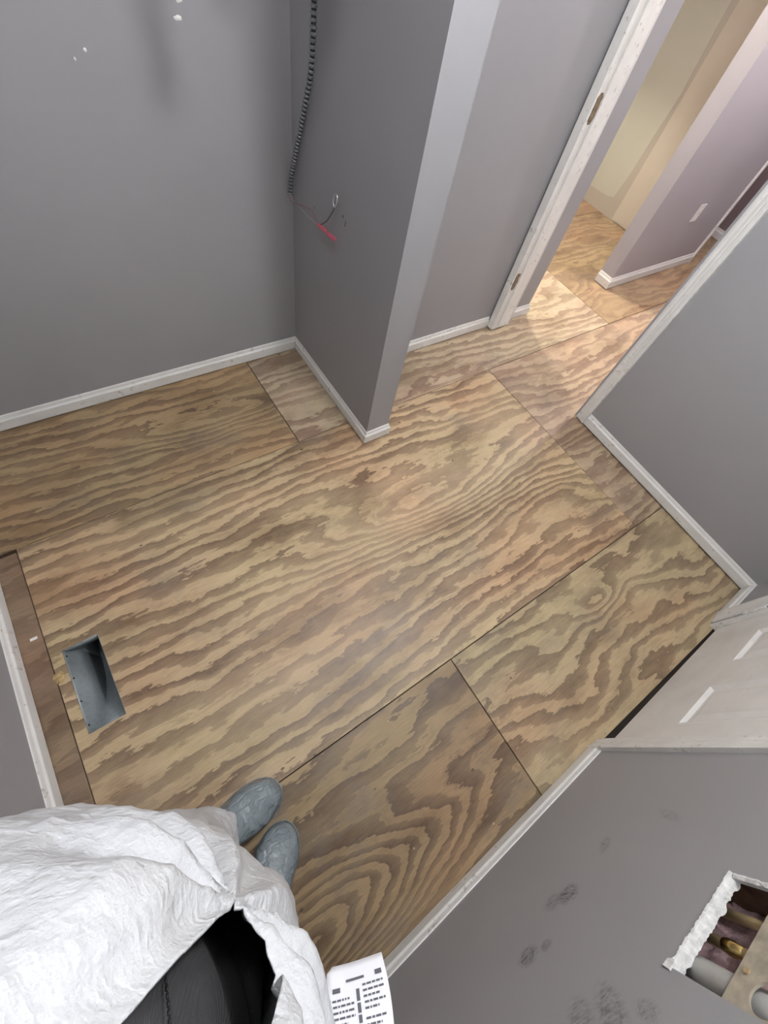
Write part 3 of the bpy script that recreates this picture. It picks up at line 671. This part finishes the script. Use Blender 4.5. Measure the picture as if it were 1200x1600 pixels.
o.parent = mp; o.matrix_parent_inverse = Matrix.Translation(-mp.location)
for (s, z) in ((0.405, 0.902), (0.53, 0.905)):
    bm = bmesh.new(); tube(bm, [FM @ Vector((fs(s), -0.0035, z)), FM @ Vector((fs(s), -0.0005, z))], 0.0045, 10); q = bm_obj('screw_head', bm, M['copper'], mp); q.matrix_parent_inverse = Matrix.Translation(-mp.location)
# torn gypsum lip along the sill of the cut
rnd = random.Random(11); bm = bmesh.new(); N_ = 46; rows = []
for k in range(N_ + 1):
    s = HS0 - 0.006 + (HS1 - HS0 + 0.010) * k / N_
    lowz = 0.7905 - 0.003 * rnd.random() - (0.010 if k < 4 else 0); jag = 0.010 * noise.noise(Vector((s * 55, 2, 0))) + 0.004 * rnd.random()
    rows.append([bm.verts.new(F_front.p(s, t, z)) for t, z in ((0.0003, lowz), (0.0028 + 0.0015 * rnd.random(), lowz + 0.004), (0.002, 0.7965), (-0.006, 0.8005 + 0.001 * rnd.random()), (-0.014 - jag * 0.6, 0.8015 + jag * 0.3), (-0.0165 - jag, 0.789))])
for r0, r1 in zip(rows, rows[1:]):
    for k in range(5): bm.faces.new((r0[k], r0[k + 1], r1[k + 1], r1[k]))
o = bm_obj('torn_edge', bm, M['gyp'], wf)
bm = bmesh.new(); rows = []
for k in range(25):
    z = 0.80 + 0.22 * k / 24; a_ = 0.0015 * rnd.random()
    rows.append([bm.verts.new(F_front.p(s, t, z)) for s, t in ((HS1 + 0.003 + a_ * 2, 0.0004), (HS1 + a_, 0.0014), (HS1 - 0.002 - a_ * 2, -0.002), (HS1 - 0.001, -0.0125))])
for r0, r1 in zip(rows, rows[1:]):
    for k in range(3): bm.faces.new((r0[k], r0[k + 1], r1[k + 1], r1[k]))
bm_obj('torn_edge', bm, M['gyp'], wf)

#PERSON
# ------------------------------------------------------------------ the person in a white coverall
ANG = math.radians(29); PF = Vector((math.cos(ANG), math.sin(ANG), 0)); PL = Vector((-math.sin(ANG), math.cos(ANG), 0))
PO = Vector((-0.320, -0.133, 0))
def pw(f, l, z): return PO + PF * f + PL * l + Vector((0, 0, z))
def pl_(v): d = Vector(v) - PO; return d.dot(PF), d.dot(PL), d.z
def eloft(bm, rings, n=28, rot=0.0):
    """stack of horizontal ellipses (f, l, z, half depth along facing, half width)"""
    R_ = []
    for (f, l, z, b, a) in rings:
        R_.append([bm.verts.new(pw(f + b * math.cos(k * math.tau / n), l + a * math.sin(k * math.tau / n), z)) for k in range(n)])
    for r0, r1 in zip(R_, R_[1:]):
        for k in range(n): bm.faces.new((r0[k], r0[(k + 1) % n], r1[(k + 1) % n], r1[k]))
    bm.faces.new(R_[0][::-1]); bm.faces.new(R_[-1])
def remesh(bm, voxel, smooth=4):
    bmesh.ops.recalc_face_normals(bm, faces=bm.faces)
    me = bpy.data.meshes.new('tmp'); bm.to_mesh(me); bm.free()
    o = bpy.data.objects.new('tmp', me); C.objects.link(o)
    md = o.modifiers.new('r', 'REMESH'); md.mode = 'VOXEL'; md.voxel_size = voxel
    md = o.modifiers.new('s', 'SMOOTH'); md.iterations = smooth; md.factor = 0.5
    dg = bpy.context.evaluated_depsgraph_get(); out = bpy.data.meshes.new_from_object(o.evaluated_get(dg))
    bpy.data.objects.remove(o); bpy.data.meshes.remove(me)
    b2 = bmesh.new(); b2.from_mesh(out); bpy.data.meshes.remove(out); return b2
person = tag(empty('person', PO), 'person in open white coverall and grey boot covers standing on the plywood', 'person')
def pobj(name, bm, mat, parent=person, smooth=True):
    o = bm_obj(name, bm, mat, None, smooth=smooth); o.parent = parent
    root = parent
    while root.parent: root = root.parent
    o.matrix_parent_inverse = Matrix.Translation(-root.location) if parent is person else Matrix.Identity(4)
    return o
AL, AR = Vector((-0.335, -0.040, 0)), Vector((-0.305, -0.265, 0))      # ankles on the floor plan
al, ar = pl_(AL), pl_(AR)
SH_L, EL_L, WR_L = (-0.05, 0.20, 1.40), (-0.10, 0.27, 1.13), (-0.10, 0.30, 0.88)
SH_R, EL_R, WR_R = (-0.05, -0.20, 1.40), (-0.10, -0.27, 1.13), (-0.08, -0.31, 0.88)
# --- body: one continuous skinned figure
bm = bmesh.new()
eloft(bm, [(-0.02, 0, 0.84, 0.10, 0.14), (-0.01, 0, 0.95, 0.115, 0.165), (0.0, 0, 1.08, 0.115, 0.15), (-0.01, 0, 1.22, 0.115, 0.165), (-0.04, 0, 1.36, 0.10, 0.175), (-0.05, 0, 1.42, 0.075, 0.14), (-0.05, 0, 1.46, 0.055, 0.065), (-0.045, 0, 1.54, 0.055, 0.055)])
for an, sg in ((al, 1), (ar, -1)):
    tube(bm, [pw(-0.02, sg * 0.09, 0.92), pw(-0.01, sg * 0.095, 0.75), pw((an[0] - 0.01) * 0.6, an[1] * 0.6 + sg * 0.04, 0.48), pw(an[0], an[1], 0.28), pw(an[0], an[1], 0.05)], [0.085, 0.08, 0.055, 0.052, 0.038], 16)
for (S_, E_, W_) in ((SH_L, EL_L, WR_L), (SH_R, EL_R, WR_R)):
    tube(bm, [pw(*S_), pw(*E_), pw(*W_)], [0.05, 0.042, 0.028], 14)
    hd = (Vector(pw(*W_)) - Vector(pw(*E_))).normalized(); Wv = Vector(pw(*W_)); side = hd.cross(Vector((0, 0, 1))).normalized(); dn = hd.cross(side)
    tube(bm, [Wv, Wv + hd * 0.04, Wv + hd * 0.085], [0.026, 0.036, 0.034], 12)
    for q in range(4):                                                       # fingers, curled a little
        o_ = Wv + hd * 0.075 + side * (q - 1.5) * 0.019; ln = (0.068, 0.078, 0.074, 0.058)[q]
        cv = dn if dn.z < 0 else -dn
        tube(bm, [o_, o_ + hd * ln * 0.5 + cv * 0.006, o_ + hd * ln * 0.8 + cv * 0.024, o_ + hd * ln * 0.85 + cv * 0.042], [0.0095, 0.009, 0.0085, 0.007], 8)
    o_ = Wv + hd * 0.03 + side * 0.03 * (1 if S_[1] < 0 else -1); sd = side * (1 if S_[1] < 0 else -1)
    tube(bm, [o_, o_ + hd * 0.025 + sd * 0.02, o_ + hd * 0.055 + sd * 0.026], [0.012, 0.011, 0.008], 8)
# head: skull, jaw, nose, ears
bmesh.ops.create_uvsphere(bm, u_segments=20, v_segments=14, radius=1.0, matrix=Matrix.Translation(pw(-0.035, 0, 1.655)) @ Matrix.Rotation(ANG, 4, 'Z') @ Matrix.Diagonal((0.095, 0.075, 0.105, 1)))
bmesh.ops.create_uvsphere(bm, u_segments=16, v_segments=10, radius=1.0, matrix=Matrix.Translation(pw(0.005, 0, 1.59)) @ Matrix.Rotation(ANG, 4, 'Z') @ Matrix.Diagonal((0.06, 0.052, 0.055, 1)))
tube(bm, [pw(0.045, 0, 1.665), pw(0.068, 0, 1.635), pw(0.055, 0, 1.622)], [0.008, 0.013, 0.009], 8)
for sg in (1, -1): bmesh.ops.create_uvsphere(bm, u_segments=8, v_segments=6, radius=1.0, matrix=Matrix.Translation(pw(-0.04, sg * 0.078, 1.645)) @ Matrix.Diagonal((0.018, 0.012, 0.03, 1)))
M['skin'] = simple('skin', (0.50, 0.31, 0.23), 0.55)
pobj('body', remesh(bm, 0.0065, 3), M['skin'])
M['eye'] = simple('eye_dark', (0.03, 0.02, 0.018), 0.2)
for sg in (1, -1):
    bm = bmesh.new(); bmesh.ops.create_uvsphere(bm, u_segments=10, v_segments=8, radius=0.009, matrix=Matrix.Translation(pw(0.043, sg * 0.030, 1.660)))
    pobj('eye', bm, M['eye'])
    bm = bmesh.new(); tube(bm, [pw(0.047, sg * 0.014, 1.683), pw(0.046, sg * 0.030, 1.687), pw(0.032, sg * 0.046, 1.681)], [0.003, 0.0035, 0.002], 6); pobj('eyebrow', bm, M['eye'])
bm = bmesh.new(); tube(bm, [pw(0.052, 0.022, 1.588), pw(0.064, 0.0, 1.589), pw(0.052, -0.022, 1.588)], [0.003, 0.005, 0.003], 8)
pobj('lips', bm, simple('lips', (0.40, 0.17, 0.15), 0.5))

# --- charcoal trousers and jacket seen in the open front
t = NT('charcoal_cloth'); co = t.obj()
wv = t.n('ShaderNodeTexWave', ins={'Vector': co, 'Scale': 420.0, 'Distortion': 1.0}).outputs['Fac']
t.bump(t.math('ADD', t.math('MULTIPLY', wv, 0.3), t.noise(co, 18, 4)), 0.25, 0.006)
M['cloth'] = t.set(Base_Color=t.ramp(t.noise(co, 9, 4), [(0.3, (0.042, 0.042, 0.045)), (0.7, (0.062, 0.061, 0.064))]), Roughness=0.9)
bm = bmesh.new()
eloft(bm, [(-0.02, 0, 0.80, 0.12, 0.16), (-0.01, 0, 0.93, 0.135, 0.185), (0.0, 0.01, 1.05, 0.155, 0.17), (0.0, 0.01, 1.2, 0.155, 0.175), (-0.03, 0, 1.34, 0.12, 0.195), (-0.05, 0, 1.43, 0.085, 0.15), (-0.05, 0, 1.47, 0.062, 0.075)])
for an, sg in ((al, 1), (ar, -1)):
    tube(bm, [pw(-0.02, sg * 0.09, 0.92), pw(-0.01, sg * 0.095, 0.75), pw((an[0] - 0.01) * 0.6, an[1] * 0.6 + sg * 0.04, 0.48), pw(an[0] - 0.015, an[1] - 0.018 * sg, 0.16)], [0.10, 0.09, 0.066, 0.055], 16)
bm = remesh(bm, 0.010, 5)
for v in bm.verts:
    v.co += (v.normal if v.normal.length else Vector()) * 0.004 * noise.noise(v.co * 14)
tr = pobj('charcoal_clothes', bm, M['cloth'])
def front_pt(l, z, off=0.0):
    """front of the clothes (bulge model used for seams)"""
    zz = [0.80, 0.93, 1.05, 1.2, 1.34]; f0 = [-0.02, -0.01, 0, 0, -0.03]; bb = [0.12, 0.135, 0.155, 0.155, 0.12]; aa = [0.16, 0.185, 0.17, 0.175, 0.195]
    for k in range(4):
        if zz[k] <= z <= zz[k + 1]:
            u = (z - zz[k]) / (zz[k + 1] - zz[k]); f = f0[k] + (f0[k + 1] - f0[k]) * u; b = bb[k] + (bb[k + 1] - bb[k]) * u; a = aa[k] + (aa[k + 1] - aa[k]) * u
            return pw(f + (b + off) * math.sqrt(max(0, 1 - (l / a) ** 2)), l, z)
bm = bmesh.new()
for k in range(26):
    u0, u1 = k / 26, (k + 0.6) / 26
    A, B = front_pt(0.02 - 0.09 * u0, 1.07 + 0.16 * u0, 0.001), front_pt(0.02 - 0.09 * u1, 1.07 + 0.16 * u1, 0.001)
    tube(bm, [A, B], 0.0013, 5)
pobj('stitching', bm, simple('black_thread', (0.012, 0.012, 0.012), 0.8))

# --- the coverall
t = NT('white_coverall_fabric'); co = t.obj()
cr = t.noise(t.mapping(co, rot=(0.3, 0.5, 0.9), sc=(1, 2.2, 1)), 26, 5, 0.62); fn = t.noise(co, 240, 3, 0.6)
rid = t.math('ABSOLUTE', t.math('SUBTRACT', t.noise(t.mapping(co, sc=(1, 1, 2)), 34, 3), 0.5))
t.bump(t.math('ADD', t.math('ADD', cr, t.math('MULTIPLY', rid, -1.2)), t.math('MULTIPLY', fn, 0.10)), 0.45, 0.012)
M['tyvek'] = t.set(Base_Color=t.ramp(t.noise(co, 5, 3), [(0.3, (0.56, 0.57, 0.60)), (0.7, (0.63, 0.64, 0.66))]), Roughness=0.48)
bm = bmesh.new()
eloft(bm, [(0.02, 0.0, 0.60, 0.11, 0.18), (0.02, -0.01, 0.72, 0.14, 0.215), (0.018, 0.006, 0.84, 0.168, 0.245), (0.02, 0.010, 0.96, 0.18, 0.255), (0.02, 0.012, 1.08, 0.183, 0.252), (0.01, 0.012, 1.2, 0.18, 0.25), (-0.03, 0, 1.34, 0.145, 0.235), (-0.05, 0, 1.43, 0.11, 0.17), (-0.05, 0, 1.48, 0.085, 0.10)], 40)
tube(bm, [pw(0.0, 0.09, 0.82), pw(0.01, 0.095, 0.62), AL + Vector((-0.012, -0.012, 0.42)), AL + Vector((-0.014, -0.025, 0.24)), AL + Vector((-0.008, -0.028, 0.125)), AL + Vector((-0.004, -0.024, 0.085))], [0.14, 0.12, 0.102, 0.094, 0.092, 0.084], 22)
tube(bm, [pw(0.0, -0.10, 0.82), pw(0.02, -0.105, 0.62), AR + Vector((0.0, 0.0, 0.42)), AR + Vector((0.0, 0.005, 0.24)), AR + Vector((0.0, 0.008, 0.125)), AR + Vector((0.0, 0.008, 0.085))], [0.135, 0.12, 0.10, 0.092, 0.086, 0.08], 22)
for (S_, E_, W_) in ((SH_L, EL_L, WR_L), (SH_R, EL_R, WR_R)):
    tube(bm, [pw(S_[0], S_[1] * 0.8, S_[2]), pw(*S_), pw(*E_), pw(*W_)], [0.085, 0.09, 0.075, 0.055], 18)
# hood up over the head, open at the face
bmesh.ops.create_uvsphere(bm, u_segments=20, v_segments=14, radius=1.0, matrix=Matrix.Translation(pw(-0.055, 0, 1.64)) @ Matrix.Rotation(ANG, 4, 'Z') @ Matrix.Diagonal((0.118, 0.105, 0.15, 1)))
bm = remesh(bm, 0.0105, 3)
bmesh.ops.subdivide_edges(bm, edges=[e for e in bm.edges if max(v.co.z for v in e.verts) < 1.3 and (e.verts[0].co - PO).dot(PF) > -0.03], cuts=1, use_grid_fill=True)
bm.normal_update()
APEX = Vector(pw(0.19, -0.055, 1.085))
new = {}
for v in bm.verts:
    f, l, z = pl_(v.co); n_ = v.normal; d = 0.0
    q = v.co
    # soft drapes running down the suit, crinkle ridges, and gathers pulled towards the end of the zip
    d += 0.010 * noise.noise(Vector((l * 9, f * 9, z * 2.4 + l * 5)))
    d += 0.0045 * (1 - 2 * abs(noise.noise(Vector((l * 22 + 3, f * 22, z * 8 + 6 * l)))))
    d += 0.0016 * noise.noise(q * 70)
    if z < 0.35: d += 0.012 * math.sin(z * 95 + 4 * noise.noise(q * 8)) * (0.35 - z) / 0.3 * 0.6
    if z < 1.4 and f > -0.05:
        r = (q - APEX); rr = r.length; an = math.atan2(r.dot(PL), r.z)
        d += 0.012 * math.cos(an * 9 + 1.5 * noise.noise(q * 10)) * math.exp(-((rr - 0.11) / 0.09) ** 2)
    # the right-hand flap of the open front falls away from the body
    if f > -0.12 and l < -0.07 and 0.92 < z < 1.40:
        k = min(1, (-l - 0.07) / 0.08) * min(1, (z - 0.92) / 0.12); d += 0.010 * k
    new[v] = q + n_ * d
for v, p in new.items(): v.co = p
# cut the open V, the face of the hood and the ends of legs and sleeves
ZA = 1.085
for (co_, no_) in ((pw(0, -0.055 - 0.20 * ZA, 0), PL - Vector((0, 0, 0.20))), (pw(0, -0.056 + 2.6 * ZA, 0), PL + Vector((0, 0, 2.6))), (pw(0, -0.108, 0), PL + Vector((0, 0, 0.01)))):
    ge = [f for f in bm.faces if pl_(f.calc_center_median())[0] > 0.0 and 1.0 < f.calc_center_median().z < 1.48]
    ed = {e for f in ge for e in f.edges}; ve = {v for f in ge for v in f.verts}
    bmesh.ops.bisect_plane(bm, geom=list(ge) + list(ed) + list(ve), plane_co=co_, plane_no=no_.normalized())
for co_, no_, lo_z, hi_z in ((pw(0, 0, 0), PF, 1.5, 2.0), (Vector((0, 0, 0.09)), Vector((0, 0, 1)), 0.0, 0.2)):
    ge = [f for f in bm.faces if lo_z < f.calc_center_median().z < hi_z]
    bmesh.ops.bisect_plane(bm, geom=ge + list({e for f in ge for e in f.edges}) + list({v for f in ge for v in f.verts}), plane_co=co_, plane_no=no_)
kill = []
for f in bm.faces:
    c = f.calc_center_median(); ff, ll, zz = pl_(c)
    if ff > 0.0 and zz < 1.50 and ll < -0.055 + 0.20 * (zz - ZA) and ll > -0.056 - 2.6 * (zz - ZA) and ll + 0.01 * zz > -0.108: kill.append(f)
    elif ff > 0.0 and zz > 1.53: kill.append(f)
    elif zz < 0.09: kill.append(f)
    else:
        for W_, E_ in ((WR_L, EL_L), (WR_R, EL_R)):
            Wv = pw(*W_); dv = (Wv - pw(*E_)).normalized()
            if (c - Wv).length < 0.12 and (c - Wv).dot(dv) > 0.0: kill.append(f); break
bmesh.ops.delete(bm, geom=list(set(kill)), context='FACES')
cov = pobj('coverall', bm, M['tyvek'])
md = cov.modifiers.new('thickness', 'SOLIDIFY'); md.thickness = 0.0025; md.offset = -1

# --- boot covers
t = NT('grey_boot_cover_film'); co = t.obj(); lobe = t.math('ABSOLUTE', t.math('SUBTRACT', t.noise(t.mapping(co, sc=(1, 2.2, 1), rot=(0, 0, -0.7)), 14, 2), 0.5))
fold = t.math('ABSOLUTE', t.math('SUBTRACT', t.noise(t.mapping(co, sc=(2.4, 1, 1), rot=(0, 0, 0.4)), 20, 3), 0.5))
t.bump(t.math('ADD', t.math('ADD', t.math('MULTIPLY', fold, -2.2), t.math('MULTIPLY', t.math('MINIMUM', lobe, 0.06), 9.0)), t.math('MULTIPLY', t.noise(co, 90, 3), 0.12)), 0.45, 0.010)
M['boot'] = t.set(Base_Color=t.ramp(t.noise(co, 16, 3), [(0.3, (0.165, 0.20, 0.22)), (0.7, (0.235, 0.27, 0.29))]), Roughness=t.math('ADD', t.math('MULTIPLY', t.noise(co, 30, 3), 0.35), 0.18))
def boot(toe, ang, seed):
    d = Vector((math.cos(ang), math.sin(ang), 0)); s = Vector((-d.y, d.x, 0)); heel = Vector((*toe, 0)) - d * 0.30
    prof = [(0.0, 0.022, 0.10), (0.012, 0.034, 0.15), (0.05, 0.043, 0.19), (0.10, 0.048, 0.19), (0.14, 0.056, 0.14), (0.18, 0.062, 0.112), (0.22, 0.062, 0.092), (0.25, 0.056, 0.078), (0.275, 0.044, 0.064), (0.290, 0.030, 0.05), (0.300, 0.013, 0.032)]
    bm = bmesh.new(); n = 26; R_ = []
    P_ = []
    for k in range(44):
        x = 0.30 * (1 - (1 - k / 43) ** 1.25)
        for (a, b) in zip(prof, prof[1:]):
            if a[0] <= x <= b[0] + 1e-9:
                u = (x - a[0]) / (b[0] - a[0]); P_.append((x, a[1] + (b[1] - a[1]) * u, a[2] + (b[2] - a[2]) * u)); break
    for (x, wd, ht) in P_:
        ring = []
        for k in range(n):
            an = k * math.tau / n; cx, cz = math.cos(an), math.sin(an)
            px = wd * math.copysign(abs(cx) ** 0.75, cx); pz = (0.5 + 0.5 * math.copysign(abs(cz) ** (0.8 if cz > 0 else 0.35), cz)) * ht
            if cz < 0: pz = ht * 0.5 * (1 - abs(cz) ** 0.35)
            p = heel + d * x + s * px + Vector((0, 0, pz + 0.0015))
            q = Vector((x, px, pz)) * 1.0 + Vector((seed, 0, 0))
            rz = 0.0060 * (1 - 2.6 * abs(noise.noise(Vector((q.x * 24 + q.y * 14, q.y * 10, q.z * 10))))) + 0.003 * noise.noise(q * 45)
            if pz > 0.012: p += (s * cx * 0.7 + Vector((0, 0, max(0, cz)))) * rz
            ring.append(bm.verts.new(p))
        R_.append(ring)
    for r0, r1 in zip(R_, R_[1:]):
        for k in range(n): bm.faces.new((r0[k], r0[(k + 1) % n], r1[(k + 1) % n], r1[k]))
    bm.faces.new(R_[0][::-1]); bm.faces.new(R_[-1])
    o = pobj('boot_cover', bm, M['boot'])
    # welded film seam round the sole
    bm = bmesh.new(); path = [heel + d * x + s * (wd + 0.0035) + Vector((0, 0, 0.007)) for (x, wd, ht) in P_] + [heel + d * 0.303 + Vector((0, 0, 0.007))] + [heel + d * x - s * (wd + 0.0035) + Vector((0, 0, 0.007)) for (x, wd, ht) in P_[::-1]]
    tube(bm, path, 0.0022, 6); q = bm_obj('welded_seam', bm, M['boot'], None, smooth=True); q.parent = o; q.matrix_parent_inverse = Matrix.Identity(4)
boot((-0.116, -0.060), math.radians(2), 1.0); boot((-0.140, -0.158), math.radians(43), 5.0)

# --- the care label of the coverall, printed in two columns
t0 = Vector((-0.0550, -0.2345, 0.97)); dirW = Vector((0.058, -0.029, 0.0)).normalized(); dirL = Vector((-0.004, -0.041, 0.040)); dirL = (dirL - dirW * dirL.dot(dirW)).normalized()
nrm = dirW.cross(dirL).normalized(); nrm = nrm if nrm.z > 0 else -nrm
SEW = pw(0.085, -0.235, 1.13)                              # where the label is sewn to the suit
def lab(u, v, h=0.0):      # u across (-1..1), v along (m)
    w_ = 0.0330 + 0.003 * math.sin(v * 40)
    p = t0 + dirL * v
    if v > 0.085:
        k = min(1.0, (v - 0.085) / 0.075); k = k * k * (3 - 2 * k); p = p.lerp(SEW, k)
    return p + dirW * u * w_ + nrm * (h + 0.003 * math.sin(v * 30 + u * 1.2) + 0.0025 * u * u)
bm = bmesh.new(); g0 = [[bm.verts.new(lab(-1 + 2 * i / 10, 0.16 * k_ / 24 + (0.006 if i == 0 and k_ == 0 else 0))) for i in range(11)] for k_ in range(25)]
for r0, r1 in zip(g0, g0[1:]):
    for k in range(10): bm.faces.new((r0[k], r0[k + 1], r1[k + 1], r1[k]))
lb = bm_obj('care_label', bm, simple('label_paper', (0.80, 0.80, 0.84), 0.6, vary=0.03), None, smooth=True); lb.parent = person; lb.matrix_parent_inverse = Matrix.Translation(-person.location)
md = lb.modifiers.new('thickness', 'SOLIDIFY'); md.thickness = 0.0006; md.offset = -1
lb['label'] = 'white printed care label'
bm = bmesh.new(); rnd = random.Random(3)
def bar(u0, u1, v0, v1):
    k_ = max(1, int((u1 - u0) / 0.2)); 
    for i in range(k_):
        a = u0 + (u1 - u0) * i / k_; b = u0 + (u1 - u0) * (i + 1) / k_
        bm.faces.new([bm.verts.new(lab(u, v, 0.0012)) for u, v in ((a, v0), (b, v0), (b, v1), (a, v1))])
bar(-0.35, 0.25, 0.0155, 0.0180); bar(-0.80, -0.55, 0.021, 0.0255); bar(0.62, 0.85, 0.014, 0.0185)
v = 0.031
while v < 0.100:
    for (a, b) in ((-0.82, -0.14), (0.16, 0.84)):
        x = a + 0.02 * rnd.random(); end = b - 0.25 * rnd.random() * (rnd.random() < 0.4)
        while x < end:
            wl = rnd.uniform(0.05, 0.17); bar(x, min(end, x + wl), v - (0.008 if a > 0 else 0), v + 0.0019 - (0.008 if a > 0 else 0)); x += wl + 0.03
    v += 0.0050 if rnd.random() < 0.8 else 0.0080
v = 0.026
while v < 0.100:
    ln = rnd.uniform(0.004, 0.011); bar(-0.05, 0.055, v, v + ln); v += ln + 0.0015
pt = bm_obj('printed_text', bm, simple('label_ink', (0.10, 0.10, 0.12), 0.8), None); pt.parent = lb; pt.matrix_parent_inverse = Matrix.Identity(4)
